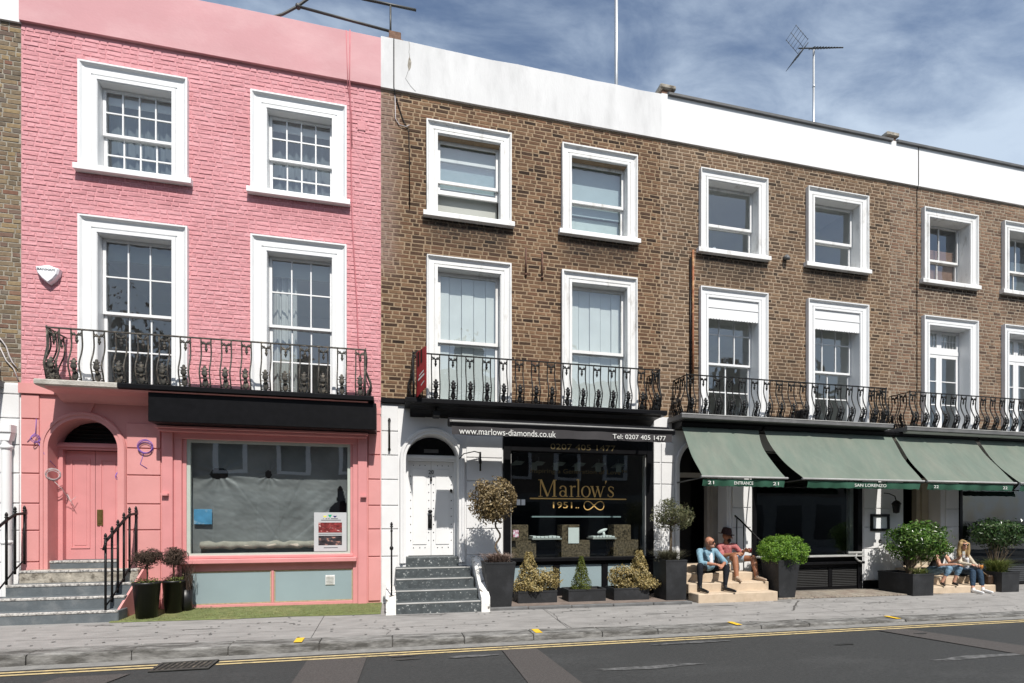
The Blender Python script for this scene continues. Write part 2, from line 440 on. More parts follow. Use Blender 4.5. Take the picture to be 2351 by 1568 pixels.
# ================================================================ SETTING
def clampx(x): return max(-14.0, min(22.0, x))
def zr(x): return 0.012 - 0.0052 * clampx(x)             # road surface at the kerb
def zk(x): return 0.12 - 0.012 * max(-8.0, min(14.0, x)) # top of the kerb
def zf(x): return 0.17 - 0.0065 * clampx(x)              # pavement at the forecourts
YK0, YK1, YF = -2.75, -2.45, -1.05

K['asphalt'] = mat('asphalt', (0.035, 0.036, 0.036), 0.85, 0.32, 55, 0.5, 160, col2=(0.058, 0.059, 0.059), c2scale=0.9, c2lo=0.52, c2hi=0.8, stretch=(.45, 1.3, 1))
K['asphalt2'] = mat('reddish_asphalt', (0.068, 0.061, 0.058), 0.85, 0.28, 55, 0.5, 160)
K['gutter'] = mat('gutter_concrete', (0.20, 0.195, 0.185), 0.85, 0.18, 9, 0.2, 60)
K['pavement'] = mat('pavement_concrete', (0.250, 0.240, 0.230), 0.85, 0.13, 7, 0.2, 90, col2=(0.165, 0.158, 0.150), c2scale=2.2, c2lo=0.5, c2hi=0.78, stretch=(.45, 1.3, 1))
K['kerb'] = mat('kerb_granite', (0.215, 0.21, 0.20), 0.85, 0.25, 16, 0.35, 50, col2=(0.075, 0.072, 0.066), c2scale=4.5, c2lo=0.40, c2hi=0.60, stretch=(.6, 2, 2.5))
K['kerbjoint'] = mat('kerb_joint', (0.06, 0.055, 0.05), 0.9, 0.2)
K['earth'] = mat('far_ground', (0.12, 0.12, 0.11), 0.9, 0.1)

def sheet(name, xs, yz, m, parent=None, kind='structure'):
    """strip: xs list of x, yz list of functions x -> (y,z)"""
    mb = MB(); n = len(yz)
    vs = [(x, *f(x)) for x in xs for f in yz]
    fs = [(i*n+j, (i+1)*n+j, (i+1)*n+j+1, i*n+j+1) for i in range(len(xs)-1) for j in range(n-1)]
    mb.add(vs, fs)
    o = mb.build(name, m, parent)
    if kind: o['kind'] = kind
    return o

ground = MB().add([(-900, -900, -1.2), (900, -900, -1.2), (900, 900, -1.2), (-900, 900, -1.2)], [(0, 1, 2, 3)]).build('ground', K['earth']); ground['kind'] = 'structure'
XS = [-120, -40, -14, -8, -4, 0, 4, 8, 12, 16, 22, 50, 140]
road = sheet('road', XS, [lambda x: (-13.0, zr(x)), lambda x: (-8.0, zr(x)+.02), lambda x: (YK0+.05, zr(x))], K['asphalt'])
sheet('gutter_strip', XS, [lambda x: (-2.93, zr(x)+.005), lambda x: (YK0+.02, zr(x)+.007)], K['gutter'])
sheet('far_pavement', XS, [lambda x: (-17.0, zr(x)+.12), lambda x: (-13.0, zr(x)+.12), lambda x: (-12.98, zr(x)-.1)], K['pavement'])
for y0 in (-3.00, -3.11):
    for a, b in ((-60, -2.62), (-1.98, 60)):
        xs = [a] + [x for x in range(-14, 23, 2) if a < x < b] + [b]
        sheet('yellow_line', xs, [lambda x: (y0-.052, zr(x)+.0085), lambda x: (y0, zr(x)+.0085)], K['faded'], road, None)
def patch(name, pts, m, dz, parent=None):
    mb = MB().add([(x, y, zr(x)+dz+.0035*0) for x, y in pts], [tuple(range(len(pts)))])
    o = mb.build(name, m, parent, fix=False); return o
patch('road_patch', [(-1.02, -4.9), (-.38, -4.9), (-.30, -3.2), (-.98, -3.2)], K['asphalt2'], .016, road)
patch('road_patch', [(1.36, -4.9), (1.92, -4.9), (1.84, -3.2), (1.38, -3.2)], K['asphalt2'], .016, road)
patch('road_patch', [(7.95, -5.3), (8.75, -5.3), (7.85, -3.2), (7.32, -3.2)], K['asphalt2'], .016, road)
patch('road_patch', [(-3.9, -4.6), (-3.1, -4.6), (-2.75, -3.35), (-3.4, -3.35)], K['asphalt2'], .014, road)
K['scuff'] = mat('pale_scuffed_asphalt', (0.11, 0.11, 0.11), 0.9, 0.35, 14, 0.4, 160, col2=(0.055, 0.056, 0.056), c2scale=6, c2lo=0.45, c2hi=0.6)
def blob(name, cx, cy, rx, ry, m, dz, n=22, wob=.35):
    ph = [random.random()*6.28 for _ in range(4)]
    pts = []
    for i in range(n):
        a = 2*PI*i/n
        k = 1 + wob*(.5*math.sin(3*a+ph[0])+.35*math.sin(5*a+ph[1])+.25*math.sin(8*a+ph[2]))
        pts.append((cx+rx*k*math.cos(a), cy+ry*k*math.sin(a)))
    return patch(name, pts, m, dz, road)
blob('scuff_mark', .95, -3.40, .30, .05, K['scuff'], .013)
blob('scuff_mark', 4.05, -3.32, .55, .05, K['scuff'], .013)
blob('scuff_mark', 2.9, -4.30, .65, .06, K['scuff'], .013)
blob('scuff_mark', 7.2, -4.75, .8, .06, K['scuff'], .013)
K['tar'] = mat('dark_tar', (0.025, 0.025, 0.025), 0.6, 0.2, 20)
blob('tar_spot', 6.05, -3.85, .15, .035, K['tar'], .013)
blob('tar_spot', 7.75, -3.55, .11, .03, K['tar'], .020)
blob('tar_spot', .12, -3.22, .17, .03, K['asphalt2'], .015)
blob('tar_spot', .18, -3.38, .16, .02, K['kerbjoint'], .015)

# pavement bays with narrow joints over a dark bed
pave = sheet('pavement', XS, [lambda x: (YK1+.03, zk(x)-.02), lambda x: (YF, zf(x)-.02), lambda x: (0.3, zf(x)-.01)], K['kerbjoint'])
bx = [-120, -14, -7.4, -1.05, 2.55, 7.75, 12.7, 22, 140]
for a, b in zip(bx, bx[1:]):
    xs = [a+.004] + [x for x in range(-13, 22) if a+.1 < x < b-.1] + [b-.004]
    sheet('paving_bay', xs, [lambda x: (YK1+.006, zk(x)-.004), lambda x: (YF+.02, zf(x)), lambda x: (.2, zf(x)+.004)], K['pavement'], pave, None)
kerb = sheet('kerb', XS, [lambda x: (YK0+.02, zr(x)-.05), lambda x: (YK0+.02, zk(x)-.03), lambda x: (YK1+.03, zk(x)-.03)], K['kerbjoint'])
x = -15.0; i = 0
while x < 22:
    w = 0.86 + .22*random.random()
    mb = MB(); j = lambda a: (random.random()-.5)*a
    x0, x1 = x+.005, x+w-.005
    dz0, dz1, dy = j(.010), j(.010), j(.012)
    b = .022
    prof = [(YK0+dy, -9), (YK0+dy, -b), (YK0+dy+b*.3, -b*.3), (YK0+dy+b, 0), (YK1, 0.002)]
    vs = []
    for xx, dz in ((x0, dz0), (x0+.012, dz0+.004), ((x0+x1)/2, (dz0+dz1)/2+j(.008)), (x1-.012, dz1+.004), (x1, dz1)):
        e = -.006 if xx in (x0, x1) else 0
        for y, z in prof: vs.append((xx, y - (e if y < YK1 else 0), (zr(xx)-.04) if z == -9 else zk(xx)+z+dz+e))
    fs = [(p*5+q, (p+1)*5+q, (p+1)*5+q+1, p*5+q+1) for p in range(4) for q in range(4)]
    mb.add(vs, fs); mb.build('kerb_stone', K['kerb'], kerb)
    x += w
def pz(x, y): t = (y-YK1)/(YF-YK1); return zk(x)+(zf(x)-zk(x))*t
K['crackline'] = mat('pavement_crack', (.085, .08, .075), .9, .2, 30)
for pts, w in (([(-4.6, -2.02), (-3.5, -2.03), (-2.4, -2.0), (-1.2, -2.01), (.1, -2.03), (1.4, -2.0), (2.5, -2.02)], .007), ([(2.55, -1.1), (2.62, -1.5), (2.56, -2.0), (2.60, -2.44)], .008), ([(-.15, -2.02), (-.02, -2.2), (-.08, -2.44)], .008), ([(7.75, -1.15), (7.35, -1.5), (7.0, -1.85)], .03), ([(7.2, -1.12), (7.6, -1.14)], .03), ([(4.2, -2.05), (6.3, -2.02), (9.5, -2.06), (12.0, -2.03)], .007), ([(-2.3, -1.45), (-1.9, -1.42), (-1.5, -1.47)], .006)):
    mb = MB(); vs = []
    P = [Vector(p) for p in pts]; Q = []
    for p, q in zip(P, P[1:]):
        for k in range(6): r = p.lerp(q, k/6); Q.append(Vector((r.x+random.gauss(0, .006), r.y+random.gauss(0, .008))))
    Q.append(P[-1])
    for k, p in enumerate(Q):
        t = (Q[min(k+1, len(Q)-1)]-Q[max(k-1, 0)]).normalized(); n = Vector((-t.y, t.x))*w*.5*random.uniform(.5, 1.3)
        for r in (p+n, p-n): vs.append((r.x, r.y, pz(r.x, r.y)+.004))
    mb.add(vs, [(2*k+1, 2*k+3, 2*k+2, 2*k) for k in range(len(Q)-1)]); mb.build('pavement_crack', K['crackline'], pave)
K['stain'] = mat('pavement_stain', (.13, .125, .12), .9, .25, 14, col2=(.21, .20, .19), c2scale=12, c2lo=.45, c2hi=.6)
for cx, cy, rx, ry in ((-4.05, -1.22, .16, .035), (-3.55, -1.36, .13, .015), (.55, -1.25, .4, .03), (3.1, -1.35, .25, .02), (5.9, -1.32, .35, .025), (9.3, -1.5, .3, .02), (-2.6, -1.7, .22, .015), (4.4, -1.75, .3, .02)):
    vs = []; ph = [random.random()*6 for _ in range(3)]
    for k in range(26):
        a = 2*PI*k/26; q = 1+.3*math.sin(3*a+ph[0])+.22*math.sin(5*a+ph[1])+.15*math.sin(9*a+ph[2]); x, y = cx+rx*q*math.cos(a), cy+ry*q*math.sin(a); vs.append((x, y, pz(x, y)+.0035))
    MB().add(vs, [tuple(range(26))]).build('pavement_stain', K['stain'], pave)
mb = MB()
for k in range(260):
    x = random.uniform(-6.5, 13.5); y = random.uniform(YK1+.05, YF-.02); r = random.uniform(.010, .024)
    mb.add([(x+r*1.1*math.cos(a), y+r*math.sin(a), pz(x, y)+.0042) for a in [PI*q/3+.3 for q in range(6)]], [tuple(range(6))])
o = mb.build('gum_spots', mat('old_chewing_gum', (.14, .135, .13), .9, .3, 3), pave); o['kind'] = 'stuff'
# small yellow loading marks painted on the kerb stones
for x in (-4.62, -1.17, 2.02, 5.25, 8.33, 11.6):
    mb = MB(); y0, y1 = YK0+.03, YK1-.02
    mb.add([(x-.05, y0, zk(x)+.014), (x+.05, y0, zk(x)+.013), (x+.05, y1, zk(x)+.014), (x-.05, y1, zk(x)+.015)], [(0, 1, 2, 3)])
    mb.build('loading_mark', K['yellow'], kerb)

# ================================================================ HOUSES
H_TOPW, H_SILL, L_TOPW, L_BOT = 9.09, 7.42, 6.61, 3.85
Z_ST, Z_CORN, Z_PAR = 3.83, 9.57, 10.50
JOINTS = [1.03, 1.53, 1.96, 2.435, 2.88]

def wall_cells(mb, x0, x1, z0, z1, holes, y0, y1):
    xs = sorted({x0, x1, *[c for h in holes for c in h[:2] if x0 < c < x1]})
    zs = sorted({z0, z1, *[c for h in holes for c in h[2:] if z0 < c < z1]})
    for a, b in zip(xs, xs[1:]):
        run = None
        for c, d in zip(zs, zs[1:]):
            mx, mz_ = (a+b)/2, (c+d)/2
            solid = not any(h[0] < mx < h[1] and h[2] < mz_ < h[3] for h in holes)
            if solid: run = (run[0], d) if run else (c, d)
            if run and (not solid or d == zs[-1]): mb.box(a, b, y0, y1, *run); run = None
    return mb

def brick_shape(w, h, proud, back, bev, jit):
    """local mesh of one brick, centred in x and z; front towards -Y"""
    r = lambda a: (random.random()-.5)*2*a
    hw, hh = w/2, h/2
    vs = [(-hw+r(jit), back, -hh+r(jit)), (hw+r(jit), back, -hh+r(jit)), (hw+r(jit), back, hh+r(jit)), (-hw+r(jit), back, hh+r(jit))]
    fr = []
    for sx, sz in ((-1, -1), (1, -1), (1, 1), (-1, 1)):
        fr.append((sx*(hw-bev)+r(jit*1.3), -proud+r(jit*.8), sz*(hh-bev)+r(jit*1.3)))
    return vs+fr, [(4, 5, 6, 7), (0, 1, 5, 4), (1, 2, 6, 5), (2, 3, 7, 6), (3, 0, 4, 7)]

CAMP = Vector((0, -9.7, 1.7))
def brick_wall(wall, x0, x1, z0, z1, skip, m, proud=.004, back=.012, bev=.004, jit=.0025, joint=.0125, ch=.0755, seed=1, most=300, view=(-6.3, 16.2)):
    random.seed(seed)
    st, hd = .2165, .1045
    per = st+hd+2*joint
    lib = {}
    for kind_, w in (('s', st), ('h', hd)):
        lib[kind_] = [brick_shape(w, ch-joint, proud, back, bev, jit) for _ in range(6)]
    rows = []
    nz = int((z1-z0)/ch)
    for c in range(nz+1):
        zc = z0 + (c+.5)*ch
        if zc + ch*.3 > z1: break
        x = x0 - per + (0 if c % 2 else per/2) + (random.random()-.5)*.03
        k = 0
        x += (random.random()-.5)*.09
        while x < x1:
            w = (st if k % 2 == 0 else hd); nom = w
            if random.random() < .12: k += 1
            w *= random.uniform(.93, 1.05)
            a, b = x, x+w
            if not (b < x0+.03 or a > x1-.03):
                a2, b2 = max(a, x0+.004), min(b, x1-.004)
                for s in skip:                             # end the brick under the edge of a window surround
                    if s[2] < zc+.03 and zc-.03 < s[3]:
                        if a2 < s[0] < b2: b2 = s[0]+.03
                        elif a2 < s[1] < b2: a2 = s[1]-.03
                hid = any(a2 > s[0] and b2 < s[1] and zc > s[2] and zc < s[3] for s in skip)
                if not hid and b2-a2 > .02:
                    rows.append(((a2+b2)/2, zc+(random.random()-.5)*.004, 's' if nom == st else 'h', (b2-a2)/nom, random.randrange(6)))
            x += w+joint; k += 1
    def score(r):
        if r[3] < .9: return 1e9
        if not view[0] < r[0] < view[1]: return 1e8
        d = (Vector((r[0], 0, r[1])) - CAMP).length
        return d / (1.0 if r[2] == 's' else .8)
    rows.sort(key=score)
    meshes = {}
    for kind_ in lib:
        meshes[kind_] = []
        for vs, fs in lib[kind_]:
            me = bpy.data.meshes.new('brick'); me.from_pydata(vs, [], fs); me.materials.append(m); meshes[kind_].append(me)
    for r in rows[:most]:
        o = inst('brick', meshes[r[2]][r[4]], wall, (r[0], 0, r[1]), (0, 0, (random.random()-.5)*.02), (r[3], 1, 1))
    V, F, A = [], [], []
    for r in rows[most:]:
        vs, fs = lib[r[2]][r[4]]; b = len(V); sx = r[3]; dy = (random.random()-.5)*.003
        V += [(r[0]+p[0]*sx, p[1]+dy, r[1]+p[2]) for p in vs]
        F += [tuple(i+b for i in f) for f in fs]; A += [random.random()]*5
    if V:
        me = bpy.data.meshes.new('brickwork'); me.from_pydata(V, [], F); me.materials.append(m); attr(me, A)
        o = settle(bpy.data.objects.new('brickwork', me), wall); o['kind'] = 'stuff'
    random.seed(seed+100)

def surround_mesh(mb, x0, x1, zb, zt, wd, worn=0.0):
    f = wd/.25
    prof = [(0, .02), (0, -.088), (.026, -.088), (.034, -.078), (.055, -.052), (.085, -.042), (.165, -.042), (.168, -.030), (.186, -.030), (.19, -.050), (.244, -.050), (.25, -.044), (.25, .02)]
    prof = [(w*f, y) for w, y in prof]; n = len(prof)
    vs = []
    for w, y in prof:
        r = lambda: (random.random()-.5)*worn
        vs += [(x0+w+r(), y, zb), (x0+w+r(), y, zt-w+r()), (x1-w+r(), y, zt-w+r()), (x1-w+r(), y, zb)]
    fs = []
    for i in range(n-1):
        for k in range(3): fs.append((i*4+k, (i+1)*4+k, (i+1)*4+k+1, i*4+k+1))
    fs.append(tuple(i*4 for i in range(n))); fs.append(tuple(i*4+3 for i in range(n-1, -1, -1)))
    return mb.add(vs, fs)

def sash(win, x0, x1, z0, z1, cols, rows, y, m, glass, stile=.05, bar=.022, bot=None, tilt=.004, name='sash'):
    mb = MB(); d = .04; bot = bot or stile
    mb.box(x0, x0+stile, y, y+d, z0, z1); mb.box(x1-stile, x1, y, y+d, z0, z1)
    mb.box(x0+stile, x1-stile, y-.001, y+d, z0, z0+bot); mb.box(x0+stile, x1-stile, y-.001, y+d, z1-stile, z1)
    gx0, gx1, gz0, gz1 = x0+stile, x1-stile, z0+bot, z1-stile
    cx = [gx0+(gx1-gx0)*i/cols for i in range(cols+1)]; cz = [gz0+(gz1-gz0)*i/rows for i in range(rows+1)]
    for c in cx[1:-1]: mb.box(c-bar/2, c+bar/2, y+.004, y+d-.004, gz0, gz1)
    for c in cz[1:-1]: mb.box(gx0, gx1, y+.006, y+d-.006, c-bar/2, c+bar/2)
    s = mb.build(name, m, win)
    for i in range(cols):
        for j in range(rows):
            a, b, c, e = cx[i]+.004, cx[i+1]-.004, cz[j]+.004, cz[j+1]-.004
            t1, t2 = (random.random()-.5)*tilt*(b-a), (random.random()-.5)*tilt*(e-c)
            yy = y+d*.5
            p = MB().add([(a, yy-t1-t2, c), (b, yy+t1-t2, c), (b, yy+t1+t2, e), (a, yy-t1+t2, e)], [(0, 1, 2, 3)])
            p.build('pane', glass, win)
    return s

def hang(mb, x0, x1, y, z0, z1, amp=.025, waves=8, n=48, mi=0):
    vs = []
    for i in range(n+1):
        t = i/n; xx = x0+(x1-x0)*t
        yy = y + amp*math.sin(2*PI*waves*t) + amp*.5*math.sin(2*PI*waves*1.7*t+1)
        vs += [(xx, yy, z0), (xx, yy*1.0, z1)]
    return mb.add(vs, [(2*i, 2*i+2, 2*i+3, 2*i+1) for i in range(n)], mi, True)

def make_window(house, xc, W, zt, zb, wd, kind_, m=None, rev=.115, sillm=None, sill=True, zmeet=None, worn=0.0, label=None):
    m = m or K['white']
    x0, x1 = xc-W/2, xc+W/2
    ox0, ox1, oz1 = x0+wd, x1-wd, zt-wd*1.02
    win = surround_mesh(MB(), x0, x1, zb, zt, wd, worn).build('window', m, house, fix=True)
    if label: win['label'] = label
    mb = MB()                                              # lining of the reveal
    mb.box(ox0-.02, ox0+.004, -.035, rev+.06, zb, oz1); mb.box(ox1-.004, ox1+.02, -.035, rev+.06, zb, oz1)
    mb.box(ox0+.004, ox1-.004, -.035, rev+.06, oz1-.004, oz1+.02)
    mb.build('reveal', m, win)
    if sill:
        mb = MB(); s0, s1 = x0-.06, x1+.06
        mb.prismx([(-.105, zb-.095), (-.105, zb-.018), (-.095, zb-.004), (rev+.06, zb+.012), (rev+.06, zb-.095)][::-1], s0, s1)
        mb.build('sill', m, win, fix=True)
    gl = K['glass']
    a, b = ox0+.008, ox1-.008
    zb2 = zb+.012
    zm = zmeet or (zb+oz1)/2
    def up_low(cu, ru, cl, rl, stile=.045, lowz=None, glass=gl):
        sash(win, a, b, zm-.02, oz1-.006, cu, ru, rev, m, glass, stile)
        l0 = zb2 if lowz is None else lowz
        sash(win, a, b, l0, l0+(zm+.02-zb2), cl, rl, rev+.045, m, glass, stile, bot=stile*1.4)
    return dict(win=win, a=a, b=b, z0=zb2, z1=oz1, zm=zm, rev=rev, ul=up_low)

def arch_wall(mb, x0, x1, z0, z1, cx, cz, r, y0, y1, n=28):
    mb.box(x0, cx-r, y0, y1, z0, z1); mb.box(cx+r, x1, y0, y1, z0, z1)
    pts = [(cx-r*math.cos(PI*i/n), cz+r*math.sin(PI*i/n)) for i in range(n+1)]
    for p, q in zip(pts, pts[1:]): mb.prism([p, q, (q[0], z1), (p[0], z1)], y0, y1)
    return mb

def archivolt(cx, cz, ri, ro, z0, prof, n=32):
    """moulded band round an arched opening; prof list of (t 0..1 from inner to outer, y)"""
    mb = MB(); P = []
    for t, y in prof:
        r = ri+(ro-ri)*t
        row = [(cx-r, y, z0)] + [(cx-r*math.cos(PI*i/n), y, cz+r*math.sin(PI*i/n)) for i in range(n+1)] + [(cx+r, y, z0)]
        P.append(row)
    k = len(P[0]); vs = [p for row in P for p in row]
    fs = [(i*k+j, i*k+j+1, (i+1)*k+j+1, (i+1)*k+j) for i in range(len(P)-1) for j in range(k-1)]
    mb.add(vs, fs); return mb

def blocks(parent, x0, x1, zs, m, y=-.024, gap=.018, shared=None):
    for a, b in zip(zs, zs[1:]):
        MB().bbox(x0, x1, y, .02, a+gap/2, b-gap/2, .006).build('stucco_block', m, parent)

# ---- cast iron balcony panel: two S-shaped bars with a swag above and a vase below (local: x along, -y outwards)
def panel_mesh(m):
    mb = MB()
    def prof(t):   # t 0 bottom .. 1 top -> outward distance
        return .03 + .075*math.exp(-((t-.30)/.20)**2) - .018*math.exp(-((t-.72)/.16)**2)
    hgt = .775
    for sx in (-.072, .072):
        path = [(sx, -prof(i/16), i/16*hgt) for i in range(17)]
        mb.tube(path, .0115, 5)
        mb.ell((sx*.75, -prof(.03), .02), (.022, .008, .014), 6, 4)
    def at(x, t, r): mb.ell((x, -prof(t), t*hgt), tuple(q*1.32 for q in r), 7, 5)
    # vase / palmette at the foot
    at(0, .09, (.034, .014, .06)); at(0, .19, (.022, .012, .035)); at(0, .26, (.036, .014, .035)); at(0, .33, (.026, .013, .035)); at(0, .395, (.018, .012, .022))
    at(-.028, .36, (.016, .010, .012)); at(.028, .36, (.016, .010, .012))
    for t in (.07, .19, .31):
        mb.tube([(-.072, -prof(t), t*hgt), (0, -prof(t)-.006, t*hgt-.008), (.072, -prof(t), t*hgt)], .008, 4)
    # swag and drop at the head
    mb.tube([(-.072, -prof(.97), .97*hgt), (-.045, -prof(.93), .925*hgt), (-.015, -prof(.9), .905*hgt), (.015, -prof(.9), .905*hgt), (.045, -prof(.93), .925*hgt), (.072, -prof(.97), .97*hgt)], .011, 5)
    mb.tube([(-.06, -prof(.9), .89*hgt), (-.03, -prof(.95), .955*hgt), (0, -prof(.92), .90*hgt), (.03, -prof(.95), .955*hgt), (.06, -prof(.9), .89*hgt)], .008, 5)
    at(0, .86, (.015, .010, .026)); at(0, .80, (.019, .012, .022)); at(0, .765, (.010, .008, .016))
    at(-.03, .915, (.016, .010, .014)); at(.03, .915, (.016, .010, .014))
    return mb.mesh('baluster', m)
BAL = {'black': panel_mesh(K['blackiron']), 'old': panel_mesh(K['oldiron'])}

def balcony(house, x0, x1, m_iron, slabs, ztop=3.825, dep=.55, pitch=.297, key='black', under=None, ins=.085):
    """slabs: list of (xa, xb, material)"""
    bal = None
    for xa, xb, sm in slabs:
        mb = MB()
        mb.prismx([(-dep, ztop-.075), (-dep, ztop-.015), (-dep+.012, ztop), (-.005, ztop+.006), (-.005, ztop-.09), (-dep+.05, ztop-.09)][::-1], xa, xb)
        o = mb.build('balcony' if bal is None else 'balcony_slab', sm, house if bal is None else bal, fix=True)
        if bal is None: bal = o
    if under:
        MB().prismx([(-dep+.06, ztop-.09), (-dep+.10, ztop-.115), (-.22, ztop-.14), (-.10, ztop-.21), (-.005, ztop-.24), (-.005, ztop-.09)], x0+.10, x1-.10).build('soffit_moulding', under, bal, fix=True)
    yr = -dep+.085; x0, x1 = x0+ins, x1-ins
    mb = MB(); zt = ztop+.785
    mb.box(x0+.04, x1-.04, yr-.045, yr-.015, zt, zt+.020); mb.box(x0+.04, x0+.07, yr-.015, -.01, zt, zt+.014); mb.box(x1-.07, x1-.04, yr-.015, -.01, zt, zt+.014)
    mb.build('hand_rail', m_iron, bal)
    n = int(round((x1-x0-.28)/pitch)); p = (x1-x0-.28)/n
    for i in range(n+1):
        inst('baluster', BAL[key], bal, (x0+.14+i*p, yr, ztop+.006), (0, 0, (random.random()-.5)*.03))
    for y in (-.34, -.14):
        inst('baluster', BAL[key], bal, (x0+.075, y, ztop+.006), (0, 0, -PI/2))
        inst('baluster', BAL[key], bal, (x1-.075, y, ztop+.006), (0, 0, PI/2))
    for xx in (x0+.05, x1-.05): MB().tube([(xx, yr-.03, ztop), (xx, yr-.1, ztop+.24), (xx, yr-.015, ztop+.52), (xx, yr-.03, zt+.04)], .011, 5).build('corner_post', m_iron, bal)
    return bal

def parapet(house, x0, x1, m, proud=.05, z0=Z_CORN, z1=Z_PAR, cope=None, wob=.012, seed=0):
    random.seed(seed)
    mb = MB(); n = max(6, int((x1-x0)/.5)); top = []
    for i in range(n+1):
        top.append(z1+(random.random()-.5)*wob)
    for i in range(n):
        a, b = x0+(x1-x0)*i/n, x0+(x1-x0)*(i+1)/n
        za, zb = top[i], top[i+1]
        mb.add([(a, -proud, z0), (b, -proud, z0), (b, -proud, zb-.02), (a, -proud, za-.02), (a, -proud+.02, za), (b, -proud+.02, zb), (b, .32, zb), (a, .32, za), (b, .32, z0), (a, .32, z0)],
               [(0, 1, 2, 3), (3, 2, 5, 4), (4, 5, 6, 7), (7, 6, 8, 9), (1, 0, 9, 8)])
    b_ = mb
    b_.add([(x0, -proud, z0), (x0, -proud, z1-.02), (x0, .32, z1-.005), (x0, .32, z0)], [(0, 1, 2, 3)])
    b_.add([(x1, -proud, z0), (x1, .32, z0), (x1, .32, z1-.005), (x1, -proud, z1-.02)], [(0, 1, 2, 3)])
    o = b_.build('parapet', m, house)
    if cope:
        mb = MB()
        mb.prismx([(-proud-.05, z1-.055), (-proud-.055, z1-.01), (-proud-.02, z1+.02), (.1, z1+.045), (.34, z1+.03), (.34, z1-.0), (-proud+.0, z1-.01), (-proud+.0, z1-.055)], x0+.14, x1)
        mb.build('coping', cope, o, fix=True)
    return o

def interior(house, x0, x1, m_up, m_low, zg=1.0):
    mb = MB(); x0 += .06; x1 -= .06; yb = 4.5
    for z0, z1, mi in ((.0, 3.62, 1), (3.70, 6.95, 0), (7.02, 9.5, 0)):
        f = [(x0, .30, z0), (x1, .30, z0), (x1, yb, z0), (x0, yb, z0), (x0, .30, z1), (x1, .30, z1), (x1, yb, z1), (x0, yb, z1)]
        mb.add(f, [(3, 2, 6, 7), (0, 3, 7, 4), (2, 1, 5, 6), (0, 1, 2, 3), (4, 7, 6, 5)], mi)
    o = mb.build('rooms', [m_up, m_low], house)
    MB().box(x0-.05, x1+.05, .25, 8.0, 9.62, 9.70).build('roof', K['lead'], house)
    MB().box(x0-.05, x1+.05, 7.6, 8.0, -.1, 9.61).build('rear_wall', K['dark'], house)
    return o

def std_skip(xcs, W, wd, e=.06):
    s = []
    for xc in xcs:
        s.append((xc-W/2+e-.02, xc+W/2-e+.02, H_SILL-.07, H_TOPW-e)); s.append((xc-W/2+e-.02, xc+W/2-e+.02, L_BOT-1, L_TOPW-e))
    return s
def std_holes(xcs, W, wd):
    h = []
    for xc in xcs:
        h.append((xc-W/2+wd-.01, xc+W/2-wd+.01, H_SILL-.02, H_TOPW-wd+.005)); h.append((xc-W/2+wd-.01, xc+W/2-wd+.01, L_BOT-.03, L_TOPW-wd+.005))
    return h

# ---------------------------------------------------------------- pink house
PX0, PX1 = -5.72, -.20
pink = thing('terraced_house', (-2.96, 0, .15), 'pink painted brick house with white framed windows and black fascia', 'house', 'terraced houses in the row')
pxc, pW, pwd = (-4.124, -1.58), 1.575, .25
K['pinkbrick'] = brick_mat('pink_painted_brick', [(0.589, 0.278, 0.298), (0.621, 0.312, 0.333), (0.572, 0.266, 0.283), (0.631, 0.324, 0.345)], [(xc-.8, xc+.8, 6.75, 7.36) for xc in pxc], var=.10, bump=.7, sootcol=(.40, .165, .18))
K['pinkmortar'] = mat('pink_painted_joints', (0.57, 0.265, 0.285), 0.8, 0.08, 6, 0.5, 30)
wall = wall_cells(MB(), PX0, PX1, Z_ST, Z_CORN, std_holes(pxc, pW, pwd), .004, .26).build('brick_wall', K['pinkmortar'], pink)
brick_wall(wall, PX0, PX1, Z_ST+.03, Z_CORN, std_skip(pxc, pW, pwd), K['pinkbrick'], proud=.0035, back=.008, bev=.008, jit=.0035, joint=.011, seed=3)
parapet(pink, PX0, PX1, K['pink_render'], .055, z1=10.47, seed=4)
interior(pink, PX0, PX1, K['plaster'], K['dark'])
for i, xc in enumerate(pxc):
    w = make_window(pink, xc, pW, H_TOPW, H_SILL, pwd, 'u', zmeet=8.07)
    w['ul'](4, 2, 4, 2, glass=K['glass'])
    mb = MB(); hang(mb, w['a'], w['b'], .34, w['z0'], w['z1'], .02, 7); mb.build('net_curtain', K['net'], w['win'])
    MB().bbox(w['a'], w['b'], .235, .26, w['z1']-.18, w['z1'], .006).build('roller_blind', K['shutter'], w['win'])
    w = make_window(pink, xc, pW, L_TOPW, L_BOT, pwd, 'l', zmeet=5.12, sill=False)
    w['ul'](3, 2, 3, 2, glass=K['dirtyglass'] if i == 0 else K['glass'])
    MB().bbox(w['a'], w['b'], .25, .30, w['z1']-.30, w['z1'], .006).build('blind_box', K['greyboard'], w['win'])
    if i == 1:
        mb = MB(); hang(mb, w['a'], w['a']+.42, .36, w['z0'], w['z1'], .03, 4); mb.build('curtain', K['curtain'], w['win'])
